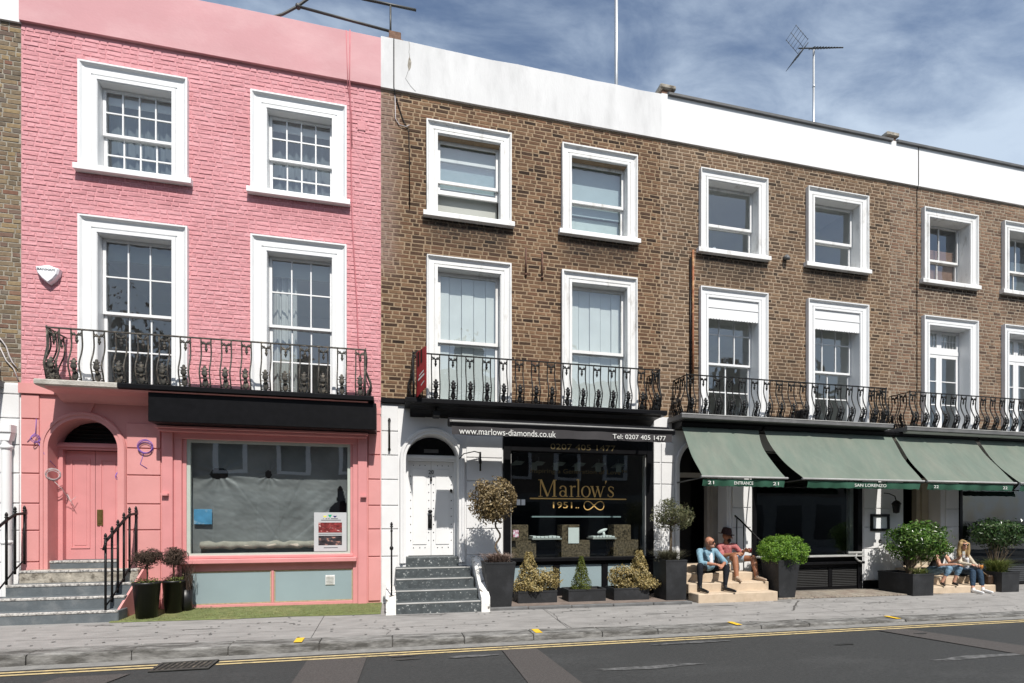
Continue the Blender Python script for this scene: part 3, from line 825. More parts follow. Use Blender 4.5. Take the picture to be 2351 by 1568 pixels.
# ground floor wall
gw = MB()
arch_wall(gw, PX0, -3.74, .02, Z_ST, -4.86, 2.85, .485, 0, .36)
wall_cells(gw, -3.74, PX1, .02, Z_ST, [(-3.72, -.44, .0, 3.30)], 0, .36)
gwall = gw.build('ground_floor_wall', K['pink_stucco'], pink)
MB().box(PX0-.012, -5.0, -.05, 0, 3.70, 3.86).build('string_course', K['pink_stucco'], gwall)
MB().box(-5.0, PX1, -.03, 0, 3.62, 3.70).build('string_course', K['pink_stucco'], gwall)
zs = [.22]+JOINTS+[3.30, 3.69]
blocks(gwall, -5.71, -5.47, zs, K['pink_stucco'])
blocks(gwall, -4.25, -3.76, [.22]+JOINTS+[3.30], K['pink_stucco'])
blocks(gwall, -.42, -.212, zs, K['pink_stucco'])
archivolt(-4.86, 2.85, .485, .60, .9, [(0, 0), (0, -.035), (.45, -.035), (.5, -.05), (.85, -.05), (1, -.02), (1, 0)]).build('archivolt', K['pink_stucco'], gwall, fix=True)
MB().prism([(-4.95, 3.42), (-4.77, 3.42), (-4.70, 3.60), (-5.02, 3.60)], -.02, .0).build('keystone', K['pink_stucco'], gwall)
# door
DY = .32
door = MB()
door.box(-5.345, -5.28, DY-.09, DY+.05, 1.03, 2.86); door.box(-4.44, -4.375, DY-.09, DY+.05, 1.03, 2.86)
door.box(-5.345, -4.375, DY-.11, DY+.05, 2.86, 2.97); door.box(-5.345, -4.375, DY-.14, DY-.11, 2.90, 2.935)
door = door.build('door', K['pink_wood'], pink)
for a, b in ((-5.28, -4.863), (-4.857, -4.44)):
    mb = MB(); mb.box(a+.001, b, DY, DY+.045, 1.04, 2.85)
    leaf = mb.build('door_leaf', K['pink_wood'], door)
    for c, d in ((1.24, 1.30), (1.30, 2.66)):
        pass
    mb = MB()                                             # raised moulding round the panel, panel recessed
    for (p, q, r, s) in ((a+.07, b-.07, 1.22, 2.72),):
        mb.box(p, q, DY-.012, DY, r, r+.022); mb.box(p, q, DY-.012, DY, s-.022, s); mb.box(p, p+.022, DY-.012, DY, r+.022, s-.022); mb.box(q-.022, q, DY-.012, DY, r+.022, s-.022)
        mb.bbox(p+.05, q-.05, DY-.006, DY+.01, r+.05, s-.05, .005)
    mb.build('door_panel', K['pink_wood'], door)
mb = MB(); mb.bbox(-4.83, -4.745, DY-.018, DY, 1.60, 1.87, .004); mb.box(-4.812, -4.763, DY-.026, DY-.018, 1.64, 1.83)
mb.build('letter_plate', K['brass'], door)
fan = MB(); n = 20
fan.prism([(-4.86-.48*math.cos(PI*i/n), 2.85+.48*math.sin(PI*i/n)) for i in range(n, -1, -1)], DY+.02, DY+.04)
fan = fan.build('fanlight', K['black'], pink, fix=True)
for k in range(5):
    z = 3.0+k*.062; hw = math.sqrt(max(.02, .46**2-(z-2.85)**2))
    MB().prismx([(DY-.0, z), (DY-.0, z+.012), (DY+.02, z+.04), (DY+.02, z+.028)], -4.86-hw, -4.86+hw).build('louvre', K['blackiron'], fan, fix=True)
# shopfront
sf = MB()
sf.bbox(-3.72, -3.56, -.075, .08, .17, 3.20, .008); sf.bbox(-3.56, -3.44, -.035, .08, .17, 3.10, .008); sf.bbox(-3.44, -3.38, .0, .08, .9, 3.06, .006)
sf.bbox(-.60, -.44, -.075, .08, .17, 3.20, .008); sf.bbox(-.69, -.60, -.035, .08, .17, 3.10, .008); sf.bbox(-.735, -.69, .0, .08, .9, 3.06, .006)
sf.bbox(-3.56, -.60, -.04, .08, 3.06, 3.20, .008)
sf.bbox(-3.78, -.42, -.20, .05, 3.205, 3.25, .01); sf.bbox(-3.74, -.45, -.16, .05, 3.16, 3.206, .008)
sf.bbox(-3.50, -.62, -.13, .10, .955, 1.035, .01); sf.bbox(-3.44, -.68, -.06, .08, 1.036, 1.09, .008)
sf.bbox(-3.44, -.69, -.02, .08, .82, .954, .006); sf.bbox(-3.44, -.69, -.02, .08, .16, .25, .006)
sf.bbox(-2.05, -2.01, -.015, .08, .25, .82, .004)
shop = sf.build('shopfront', K['pink_wood'], pink)
K['paleframe'] = mat('pale_green_frame', (0.42, 0.47, 0.42), 0.5, 0.05)
mb = MB(); mb.box(-3.38, -3.325, .02, .07, 1.09, 3.06); mb.box(-.785, -.735, .02, .07, 1.09, 3.06); mb.box(-3.325, -.785, .02, .07, 3.01, 3.06); mb.box(-3.325, -.785, .02, .07, 1.09, 1.125)
mb.build('window_frame', K['paleframe'], shop)
MB().add([(-3.325, .045, 1.125), (-.785, .045, 1.125), (-.785, .045, 3.01), (-3.325, .045, 3.01)], [(0, 1, 2, 3)]).build('pane', glass_mat('dusty_shop_glass', (.84, .88, .88), .15, .01, .8), shop)
for a, b in ((-3.44, -2.05), (-2.01, -.69)):
    mb = MB(); mb.bbox(a+.02, b-.02, .005, .03, .27, .80, .004); mb.build('stall_panel', K['frost'], shop)
for a, b in ((-3.44, -2.05), (-2.01, -.69)):
    mb = MB(); bd = .016
    mb.box(a+.005, a+.005+bd, -.004, .02, .255, .815); mb.box(b-.005-bd, b-.005, -.004, .02, .255, .815); mb.box(a+.005+bd, b-.005-bd, -.004, .02, .255, .255+bd); mb.box(a+.005+bd, b-.005-bd, -.004, .02, .815-bd, .815)
    mb.build('beading', mat('tan_beading', (.42, .34, .22), .7, .2, 20), shop)
mb = MB(); mb.bbox(-1.16, -1.0, -.01, .01, .535, .71, .006); mb.build('vent_cover', K['oldwhite'], shop)
for k in range(6): MB().box(-1.145, -1.015, -.016, -.008, .555+k*.024, .563+k*.024).build('vent_slat', K['greyboard'], shop)
for xx in (-3.66, -.50):                                   # small awning arm brackets
    MB().box(xx-.05, xx+.05, -.14, -.075, 2.10, 2.135).build('bracket', K['pink_wood'], shop)
# black fascia box beneath the balcony
MB().bbox(-3.76, -.27, -.47, .0, 3.255, 3.72, .01).build('fascia', K['black'], pink)
balcony(pink, -5.24, -.31, K['oldiron'], [(-5.24, -4.15, K['oldslab']), (-4.148, -.31, K['black'])], key='old', under=K['pink_stucco'])
# plastic dust sheet inside the shop window
def ragged_sheet():
    nx, nz = 170, 120; x0, x1, z0, z1 = -3.40, -.72, 1.10, 3.05
    import mathutils
    V = []; F = []
    hole = [(-2.93, 2.50, .155, .095), (-2.13, 2.50, .055, .07), (-.92, 2.12, .06, .20), (-.99, 1.86, .12, .15), (-.86, 1.75, .05, .4)]
    for i in range(nx+1):
        for j in range(nz+1):
            x = x0+(x1-x0)*i/nx; z = z0+(z1-z0)*j/nz
            y = .17
            for hx, hz, a, b in hole[:2]:
                dx, dz = x-hx, z-hz; r = math.hypot(dx/a, dz/b); th = math.atan2(dz, dx)
                y += .013*math.sin(th*11)*math.exp(-((r-1.2)/2.2)**2)
            y += .010*math.exp(-((x+1.9-(z-1.7)*.45)/.018)**2)*(z < 2.45)+.008*math.exp(-((x+1.55-(z-1.5)*1.1)/.016)**2)*(z < 2.3)+.006*math.exp(-((x+2.35+(z-1.9)*.7)/.015)**2)*(z < 2.4)
            y += .03*mathutils.noise.noise(Vector((x*.9, z*1.0, 0))) + .006*mathutils.noise.noise(Vector((x*3+z*7, z*5-x*2, 3)))+.004*mathutils.noise.noise(Vector((x*11+z*16, z*12-x*6, 5)))
            y += .0045*math.sin((x*3.5-z*4.5)*7)*(1 if x > -1.9 else .2)*math.exp(-((z-1.75)/.45)**2)
            V.append((x, y, z))
    for i in range(nx):
        for j in range(nz):
            x = x0+(x1-x0)*(i+.5)/nx; z = z0+(z1-z0)*(j+.5)/nz
            wob = .18*mathutils.noise.noise(Vector((x*9, z*9, 1)))
            if any(math.hypot((x-hx)/a, (z-hz)/b) < 1+wob for hx, hz, a, b in hole): continue
            F.append((i*(nz+1)+j, (i+1)*(nz+1)+j, (i+1)*(nz+1)+j+1, i*(nz+1)+j+1))
    mb = MB(); mb.add(V, F, 0, True)
    return mb.build('dust_sheet', sheet_mat('grey_plastic_sheet', (0.275, 0.285, 0.285), 0.5, 0.2, 0.22, 2.2), None)
ds = tag(ragged_sheet(), 'torn grey plastic dust sheet hung inside the pink shop window', 'dust sheet')
mb = MB(); mb.tube([(-3.2+i*.12, .115+.008*math.sin(i*1.9), 1.26+.012*math.sin(i*2.7)) for i in range(20)], [.065+.012*math.sin(i*2.1) for i in range(20)], 10)
tag(mb.build('cloth_roll', mat('beige_cloth', (0.40, 0.37, 0.31), .9, .15, 8, .4, 30), None), 'rolled beige dust cloth lying along the bottom of the pink shop window', 'cloth')
K['bluepack'] = mat('blue_package', (0.10, 0.33, 0.55), 0.4, 0.25, 7, col2=(0.6, 0.7, 0.75), c2scale=6, c2lo=.55, c2hi=.7)
tag(MB().bbox(-3.30, -3.02, .095, .12, 1.62, 1.88, .004).build('packet', K['bluepack'], None), 'bright blue packet behind the lower left of the pink shop window', 'packet')
# poster in the window
po = thing('poster', (-1.06, .03, 1.12), 'grey building contractor poster with two photographs in pink shop window', 'poster')
PXa, PXb, PZa, PZb = -1.355, -.80, 1.135, 1.83
MB().bbox(PXa, PXb, .026, .032, PZa, PZb, .001).build('sheet', mat('grey_paper', (.46, .47, .48), .5, .03), po)
K['photo1'] = mat('red_photograph', (0.18, 0.03, 0.03), 0.4, .6, 16, col2=(0.55, .40, .38), c2scale=18, c2lo=.58, c2hi=.68, stretch=(1, 1, 1.5))
K['photo2'] = mat('street_photograph', (0.04, 0.035, 0.04), 0.4, .6, 14, col2=(0.6, .30, .22), c2scale=14, c2lo=.55, c2hi=.68, stretch=(.6, 1, 1.6))
MB().box(PXa+.075, PXb-.08, .0235, .026, 1.47, 1.65).build('photograph', K['photo1'], po)
MB().box(PXa+.075, PXb-.08, .0235, .026, 1.245, 1.415).build('photograph', K['photo2'], po)
for x, c in ((-1.17, (.75, .70, .06)), (-1.085, (.0, .32, .16)), (-1.0, (.01, .01, .12))):
    h = .035 if x != -1.085 else .055
    MB().prism([(x-.035, 1.735+h), (x, 1.735), (x+.035, 1.735+h)][::-1], .0235, .026).build('logo_triangle', mat('logo_%d' % int(-x*1000), c, .5, .0), po, fix=True)
inkm = mat('printed_ink', (.05, .05, .06), .6, .0)
for (x0, x1, z) in ((-1.20, -1.19, 1.714), (-1.16, -1.13, 1.714), (-1.115, -1.09, 1.714), (-1.07, -.95, 1.714), (-1.235, -.90, 1.688), (-1.28, -.88, 1.437), (-1.19, -.95, 1.195)):
    MB().box(x0, x1, .0235, .026, z, z+.010).build('text_line', inkm, po)
# things fixed to the pink wall
al = thing('alarm_box', (-5.32, 0, 5.45), 'white shield shaped alarm box on pink brickwork', 'alarm box')
sh = [(-5.31, 5.445), (-5.24, 5.51), (-5.18, 5.60), (-5.158, 5.69), (-5.30, 5.735), (-5.345, 5.735), (-5.485, 5.70), (-5.46, 5.60), (-5.39, 5.51)]
mb = MB(); n = len(sh); cxa, cza = -5.32, 5.62
vs = [(x, -.0, z) for x, z in sh]+[(x, -.075, z) for x, z in sh]+[(cxa+(x-cxa)*.86, -.10, cza+(z-cza)*.86) for x, z in sh]
fs = [(i, (i+1) % n, (i+1) % n+n, i+n) for i in range(n)]+[(i+n, (i+1) % n+n, (i+1) % n+2*n, i+2*n) for i in range(n)]+[tuple(range(2*n, 3*n))]
mb.add(vs, fs); mb.build('casing', K['alarm'], al, fix=True)

def text(s, size, loc, parent, m, name='lettering', rot=(PI/2, 0, 0), align='CENTER', depth=.002, sx=1.0):
    cu = bpy.data.curves.new('tmp', 'FONT'); cu.body = s; cu.size = size; cu.align_x = align; cu.align_y = 'CENTER'; cu.extrude = depth
    cu.resolution_u = 3
    t = bpy.data.objects.new('tmp', cu); COL.objects.link(t)
    dg = bpy.context.evaluated_depsgraph_get()
    me = bpy.data.meshes.new_from_object(t.evaluated_get(dg)); me.name = name
    bpy.data.objects.remove(t)
    me.materials.clear(); me.materials.append(m)
    return inst(name, me, parent, loc, rot, (sx, 1, 1))
text('BANHAM', .05, (-5.33, -.102, 5.655), al, inkm, sx=1.15)
mb = MB(); mb.bbox(-.61, -.47, -.012, .0, 8.74, 8.92, .004); vent = mb.build('air_brick', K['pinkbrick'], pink)
for k in range(6): MB().box(-.595+k*.021, -.583+k*.021, -.018, -.01, 8.755, 8.905).build('vent_bar', K['pinkmortar'], vent)
K['pinkcable'] = mat('painted_cable', (.48, .16, .18), .6, .1)
mb = MB(); mb.tube([(-.735, -.06, 10.47), (-.745, -.066, 9.6), (-.74, -.02, 9.5), (-.72, -.02, 8.0), (-.70, -.02, 7.0), (-.62, -.02, 5.6), (-.60, -.02, 4.9), (-.52, -.02, 3.9)], .010, 6)
tag(mb.build('wall_cable', K['pinkcable'], None), 'thin pink painted cable running down beside right pink house windows', 'cable')
mb = MB(); mb.tube([(-.80, -.062, 10.45), (-.775, -.062, 9.56), (-.775, -.015, 9.5), (-.71, -.015, 9.0), (-.705, -.015, 8.4)], .007, 5)
tag(mb.build('wall_cable', K['pinkcable'], None), 'short second painted cable hanging from the pink parapet', 'cable')
K['white2'] = mat('bright_white_render', (0.70, 0.70, 0.70), 0.8, 0.04, 1.2, 0.08, 25, col2=(0.60, 0.60, 0.59), c2scale=2.0, c2lo=0.55, c2hi=0.85, stretch=(1.6, 1, .4))
def ribbon(mb, pts, ws, y):
    P = [Vector((p[0], p[1])) for p in pts]
    W = ws if isinstance(ws, (list, tuple)) else [ws]*len(P)
    vs = []
    for i, p in enumerate(P):
        t = (P[min(i+1, len(P)-1)]-P[max(i-1, 0)]).normalized(); n = Vector((-t.y, t.x))
        a, b = p+n*W[i]/2, p-n*W[i]/2
        vs += [(a.x, y, a.y), (b.x, y, b.y)]
    return mb.add(vs, [(2*i+1, 2*i+3, 2*i+2, 2*i) for i in range(len(P)-1)])

def serif_word(x0, z0, cap, y, m, parent):
    """the shop name in a bookish roman letter; x advance in units of the cap height"""
    def put(ox, strokes):
        mb = MB()
        for k, (pts, w) in enumerate(strokes): ribbon(mb, [(x0+(ox+p[0])*cap, z0+p[1]*cap) for p in pts], [q*cap for q in w] if isinstance(w, list) else w*cap, y-.0003*k)
        mb.build('letter', m, parent)
    def sf(x, z, w=.26): return ([(x-w/2, z), (x+w/2, z)], .035)
    def arc(cx, cz, rx, rz, a0, a1, wmax, wmin, n=20):
        pts = []; ws = []
        for i in range(n+1):
            a = a0+(a1-a0)*i/n
            pts.append((cx+rx*math.cos(a), cz+rz*math.sin(a))); ws.append(wmin+(wmax-wmin)*abs(math.cos(a))**1.5)
        return (pts, ws)
    put(0, [([(.13, 0), (.13, 1)], .045), ([(.15, 1), (.56, .02)], .12), ([(.56, .02), (.94, 1)], .045), ([(.98, 0), (.98, 1)], .115), sf(.13, .018), sf(.98, .018, .3), sf(.07, .982, .16), sf(1.03, .982, .18)])
    put(1.27, [arc(.23, .19, .17, .17, .3, 2*PI-.2, .10, .04), ([(.42, .02), (.42, .50)], .095), arc(.24, .47, .18, .17, 0, PI*.9, .085, .045), ([(.42, .06), (.47, .02), (.54, .04)], .05), ([(.09, .47), (.09, .53)], .09)])
    put(1.88, [([(.16, 0), (.16, .66)], .095), sf(.16, .018), ([(.05, .62), (.16, .66)], .05), ([(.19, .50), (.27, .62), (.38, .63)], [.03, .05, .07]), ([(.38, .58), (.38, .66)], .09)])
    put(2.34, [([(.14, 0), (.14, 1.05)], .095), sf(.14, .018), ([(.02, 1.01), (.14, 1.05)], .05)])
    put(2.66, [arc(.30, .325, .25, .325, 0, 2*PI, .105, .04, 32)])
    put(3.27, [([(.07, .66), (.27, .0)], .10), ([(.27, 0), (.45, .62)], .04), ([(.42, .66), (.62, 0)], .10), ([(.62, 0), (.82, .66)], .04), sf(.07, .645, .2), sf(.42, .645, .2), sf(.84, .645, .17)])
    put(4.16, [([(.08, 1.0), (.09, .93), (.04, .80)], [.10, .09, .02])])
    S = [(.40, .56), (.33, .635), (.21, .64), (.11, .56), (.13, .45), (.25, .36), (.38, .26), (.41, .14), (.32, .03), (.18, .02), (.07, .11)]
    put(4.32, [(S, [.03, .04, .05, .08, .10, .11, .10, .08, .05, .04, .03]), ([(.41, .48), (.41, .62)], .035), ([(.06, .05), (.06, .2)], .035)])

def fit(o, w, h=None):
    vs = [v.co for v in o.data.vertices]; bw = max(v.x for v in vs)-min(v.x for v in vs)
    o.scale.x = w/bw
    if h:
        bh = max(v.y for v in vs)-min(v.y for v in vs); o.scale.y = h/bh
    return o

# ---------------------------------------------------------------- jeweller's house
MX0, MX1 = -.20, 5.42
jew = thing('terraced_house', (2.6, 0, .15), 'brown brick house over the black jeweller shopfront, white arched doorway', 'house', 'terraced houses in the row')
mxc, mW, mwd = (1.425, 4.06), 1.61, .205
def soots(xcs, W): return [(xc-W/2, xc+W/2, 6.45, 7.40) for xc in xcs]
K['brickM'] = brick_mat('brown_stock_brick', [(0.030, 0.020, 0.015), (0.085, 0.051, 0.033), (0.150, 0.089, 0.053), (0.115, 0.065, 0.040), (0.190, 0.116, 0.068), (0.150, 0.081, 0.049), (0.058, 0.036, 0.025)], soots(mxc, mW), .25, .22, smear=(-.15, .25, 6.2, 9.6, (.24, .165, .135)))
K['mortarM'] = brick_mat('tan_mortar', [(0.29, 0.212, 0.140), (0.29, 0.212, 0.140)], soots(mxc, mW), .2, smear=(-.15, .25, 6.2, 9.6, (.27, .20, .17)), sootcol=(.07, .055, .042))
wall = wall_cells(MB(), MX0, MX1, Z_ST, Z_CORN, std_holes(mxc, mW, mwd), .002, .26).build('brick_wall', K['mortarM'], jew)
brick_wall(wall, MX0, MX1, Z_ST+.05, Z_CORN, std_skip(mxc, mW, mwd), K['brickM'], proud=.003, back=.016, bev=.003, joint=.0205, seed=5)
pr = parapet(jew, MX0, MX1, K['render'], .045, z1=10.50, wob=.03, seed=6)
MB().prism([(.30, 9.95), (.335, 10.02), (.345, 10.12), (.31, 10.23), (.29, 10.15), (.275, 10.05)], -.0475, -.04).build('render_hole', K['oldstone'], pr, fix=True)
cr_ = MB(); cr_.tube([(.30, -.046, 10.50), (.31, -.046, 10.38), (.30, -.046, 10.30), (.315, -.046, 10.22)], .005, 4); cr_.tube([(.29, -.046, 9.96), (.24, -.046, 9.80), (.33, -.046, 9.68), (.42, -.046, 9.60)], .004, 4)
cr_.build('crack', K['lead'], pr)
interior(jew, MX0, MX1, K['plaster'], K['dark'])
for i, xc in enumerate(mxc):
    w = make_window(jew, xc, mW, H_TOPW+.02, H_SILL, mwd, 'u', zmeet=8.10, m=K['oldwhite'], worn=.012)
    w['ul'](1, 1, 1, 1, stile=.055, lowz=7.90 if i == 0 else None)
    if i == 0:
        MB().bbox(w['a'], w['b'], .235, .26, 8.05, w['z1'], .004).build('roller_blind', K['blind'], w['win'])
        MB().bbox(w['a'], w['b'], .27, .29, w['z0'], 8.05, .004).build('board', K['greyboard'], w['win'])
    else:
        MB().bbox(w['a'], w['b'], .235, .26, 7.9, w['z1'], .004).build('roller_blind', K['blind'], w['win'])
        MB().bbox(w['a'], w['b'], .30, .32, w['z0'], 7.9, .004).build('blind', mat('aqua_sky_reflection_blind', (.46, .54, .53), .6, .05), w['win'])  # this blind's colour also carries the sky reflection of the pane
    w = make_window(jew, xc, mW, L_TOPW, L_BOT, mwd, 'l', zmeet=5.08, sill=False, m=K['oldwhite'], worn=.02)
    w['ul'](1, 1, 1, 1, stile=.06)
    nb = 5; bw = (w['b']-w['a'])/nb
    for k in range(nb):
        MB().bbox(w['a']+k*bw+.004, w['a']+(k+1)*bw-.004, .225+.012*(k % 2), .25+.012*(k % 2), w['z0'], w['z1'], .006).build('shutter_board', K['shutter'], w['win'])
# ground floor
gw = MB()
arch_wall(gw, MX0, 1.60, .0, Z_ST, .736, 2.81, .49, 0, .45)
wall_cells(gw, 1.60, MX1, .0, Z_ST, [(2.08, 5.24, -.1, 3.36)], 0, .45)
gwall = gw.build('ground_floor_wall', K['stucco'], jew)
MB().bbox(MX0, .24, -.07, .0, 3.83, 3.92, .008).build('string_course', K['black'], gwall)
zs = [.16]+JOINTS+[3.32, 3.80]
blocks(gwall, MX0+.01, .105, zs, K['stucco'])
blocks(gwall, 1.37, 2.06, [.16]+JOINTS+[3.30], K['stucco'])
blocks(gwall, 5.255, 5.41, zs, K['stucco'])
archivolt(.736, 2.81, .49, .605, .9, [(0, 0), (0, -.03), (.4, -.03), (.46, -.05), (.85, -.05), (1, -.02), (1, 0)]).build('archivolt', K['stucco'], gwall, fix=True)
MB().prism([(.65, 3.43), (.82, 3.43), (.90, 3.68), (.57, 3.68)], -.02, .0).build('keystone', K['stucco'], gwall)
DY = .40
door = MB(); door.box(.246, .30, DY-.08, DY+.05, 1.0, 2.83); door.box(1.172, 1.226, DY-.08, DY+.05, 1.0, 2.83)
door.box(.246, 1.226, DY-.10, DY+.05, 2.83, 2.94); door.box(.246, 1.226, DY-.13, DY-.10, 2.87, 2.91)
door = door.build('door', K['white'], jew)
for a, b in ((.301, .733), (.739, 1.171)):
    MB().box(a, b, DY, DY+.045, 1.01, 2.825).build('door_leaf', K['white'], door)
    MB().bbox(a+.085, b-.085, DY-.012, DY, 1.22, 2.68, .006).build('door_panel', K['white'], door)
stud = MB().ell((0, 0, 0), (.010, .008, .010), 7, 4).mesh('stud', K['blackiron'])
for x in (.345, .69, .782, 1.127):
    for k in range(9): inst('stud', stud, door, (x, DY-.004, 1.30+k*.155))
for x in (.40, .52, .62, .86, .95, 1.07):
    inst('stud', stud, door, (x, DY-.004, 1.16)); inst('stud', stud, door, (x, DY-.004, 2.75))
mb = MB(); mb.bbox(.675, .755, DY-.03, DY-.010, 1.53, 1.80, .006); mb.ell((.715, DY-.045, 1.86), (.045, .03, .035)); mb.tube([(.715, DY-.05, 1.78), (.715, DY-.06, 1.60)], .014, 8)
mb.build('door_knocker', K['blackiron'], door)
mb = MB(); mb.ell((1.12, DY-.035, 2.27), (.03, .03, .03)); mb.tube([(1.12, DY, 2.27), (1.12, DY-.03, 2.27)], .014, 8); mb.build('door_knob', K['blackiron'], door)
text('20', .11, (.735, DY-.014, 2.62), door, K['blackiron'], 'house_number')
mb = MB(); mb.tube([(.735, DY-.02, 2.52), (.735, DY-.03, 2.45)], .02, 8); mb.build('spy_hole', K['blackiron'], door)
fan = MB(); n = 20
fan.prism([(.736-.48*math.cos(PI*i/n), 2.81+.48*math.sin(PI*i/n)) for i in range(n, -1, -1)], DY+.02, DY+.04)
fan = fan.build('fanlight', K['black'], jew, fix=True)
MB().box(.60, .88, DY+.012, DY+.02, 3.0, 3.07).build('number_plate', K['lead'], fan)
# shopfront
sf = MB()
sf.bbox(2.085, 2.225, -.05, .10, .14, 3.30, .006); sf.bbox(5.09, 5.235, -.05, .10, .14, 3.30, .006)
sf.bbox(2.225, 5.09, -.05, .10, 3.03, 3.35, .006); sf.bbox(2.05, 5.26, -.09, .12, .885, .955, .008)
sf.bbox(2.225, 5.09, -.02, .10, .82, .884, .004); sf.bbox(2.225, 5.09, -.02, .10, .14, .34, .004)
for x in (3.10, 4.12): sf.bbox(x, x+.12, -.02, .10, .34, .82, .004)
shop = sf.build('shopfront', K['black'], jew)
MB().box(2.225, 2.243, .0, .05, .956, 3.03).build('metal_trim', K['leadlight'], shop)
MB().box(5.072, 5.09, .0, .05, .956, 3.03).build('metal_trim', K['leadlight'], shop)
MB().add([(2.243, .05, .956), (5.072, .05, .956), (5.072, .05, 3.03), (2.243, .05, 3.03)], [(0, 1, 2, 3)]).build('pane', K['shopglass'], shop)
for a, b in ((2.24, 3.09), (3.23, 4.11), (4.25, 5.08)): MB().bbox(a, b, .01, .04, .35, .81, .003).build('stall_panel', K['frost'], shop)
serif_word(2.80, 2.155, .335, .043, K['gold'], shop)
MB().box(2.625, 4.67, .043, .045, 2.105, 2.13).build('underline', K['gold'], shop)
fit(text('1951', .15, (3.30, .044, 1.985), shop, K['gold']), .40, .125)
for q in (3.575, 3.62): MB().box(q, q+.02, .042, .044, 1.93, 1.95).build('dot', K['gold'], shop)
mb = MB(); pts = []; ws = []
for i in range(49):
    a = 2*PI*i/48; d = 1+.55*math.sin(a)**2
    pts.append((3.965+.215*math.cos(a)/d*1.0, 1.985+.17*math.sin(a)*math.cos(a)/d*1.25)); ws.append(.014+.006*abs(math.sin(a)))
ribbon(mb, pts, ws, .044); mb.build('infinity_sign', K['gold'], shop)
fit(text('Inspiring a Generation of Love\u2122', .13, (3.66, .044, 2.66), shop, K['dimgold']), 2.05, .12)
fit(text('0207 405 1477', .14, (3.70, -.053, 3.13), shop, K['dimgold']), 1.37, .115)
# display inside the window
MB().box(2.10, 5.22, .12, 1.6, .84, .90).build('display_floor', K['dark'], shop)
for x0, x1, x2 in ((2.27, 2.64, 2.80), (3.35, 3.72, 3.94), (4.48, 4.86, 5.02)):
    g = thing('display_block', ((x0+x2)/2, .3, .9), {2.27: 'brown granite display block at left end of jeweller window', 3.35: 'brown granite display block with notice in middle of jeweller window', 4.48: 'brown granite display block at right end of jeweller window'}[x0], 'display block', 'granite display blocks')
    MB().bbox(x0, x1, .22, .55, 1.28, 1.60, .006).build('upper_block', K['granite'], g)
    MB().bbox(x0-.02 if x0 > 2.5 else x0, x2, .20, .60, .90, 1.28, .006).build('base_block', K['granite'], g)
for k, (x0, x1) in enumerate(((2.70, 3.32), (3.98, 4.50))):
    t = thing('display_tray', ((x0+x1)/2, .25, 1.28), ('white jewellery tray between left and middle granite blocks', 'white jewellery tray between middle and right granite blocks')[k], 'tray', 'jewellery trays')
    MB().bbox(x0, x1, .14, .5, 1.30, 1.33, .004).build('tray_base', K['leadlight'], t)
    mb = MB()
    for q in range(7):
        a = x0+.02+(x1-x0-.04)*q/7; mb.bbox(a, a+(x1-x0)/9, .16, .45, 1.335, 1.36+.02*random.random(), .004)
    mb.build('cushion', K['paper'], t)
tag(MB().bbox(3.47, 3.70, .185, .19, 1.22, 1.54, .001).build('notice', K['paper'], None), 'white paper notice on the middle granite block in jeweller window', 'notice')
mb = MB(); mb.ell((4.24, .27, 1.47), (.12, .03, .035), rot=Matrix.Rotation(-.35, 3, 'Y')); mb.tube([(4.27, .27, 1.45), (4.28, .27, 1.36)], [.02, .035], 8)
tag(mb.build('display_hand', K['paper'], None), 'white ring display stand on the right jewellery tray', 'display stand')
K['flagred'] = mat('sticker', (.35, .12, .18), .5, .4, 40, col2=(.55, .55, .6), c2scale=35, c2lo=.45, c2hi=.55)
tag(MB().box(2.29, 2.40, .044, .047, 1.36, 1.50).build('sticker', K['flagred'], None), 'small red and blue sticker low on left of jeweller window', 'sticker')
for k, x in enumerate((2.36, 2.455)):
    tag(MB().box(x, x+.075, .044, .047, 1.985, 2.095).build('card_sign', K['paper'], None), ('left of two small pale cards on jeweller window', 'right of two small pale cards on jeweller window')[k], 'card')
K['dimwhite'] = mat('dim_lamp_shade', (.25, .28, .27), .5, .05)
for k in range(6):
    x = 2.48+k*.44
    l = thing('spotlight', (x, .5, 2.98), 'tilted pale spotlight under jeweller window ceiling, number %s from the left' % ('one', 'two', 'three', 'four', 'five', 'six')[k], 'spotlight', 'jeweller window spotlights')
    mb = MB(); mb.tube([(x, .45, 2.98), (x, .45, 2.90)], .012, 6); mb.build('stem', K['lead'], l)
    mb = MB(); mb.prism([(x-.16, 2.80), (x+.08, 2.82), (x+.14, 2.88), (x-.04, 2.90)], .42, .50); mb.build('lamp_head', K['dimwhite'], l)
for k in range(5):
    x = 2.74+k*.46
    tag(MB().bbox(x, x+.12, .34, .35, 2.70, 2.86, .003).build('price_card', K['dimwhite'], None), 'hanging grey card in jeweller window, number %s from the left' % ('one', 'two', 'three', 'four', 'five')[k], 'card', 'hanging cards')
MB().box(2.9, 4.95, .9, 1.0, 1.75, 1.78).build('shelf', K['frost'], shop)
balcony(jew, .22, 5.26, K['blackiron'], [(.22, 5.26, K['black'])], ztop=3.84, under=K['black'])
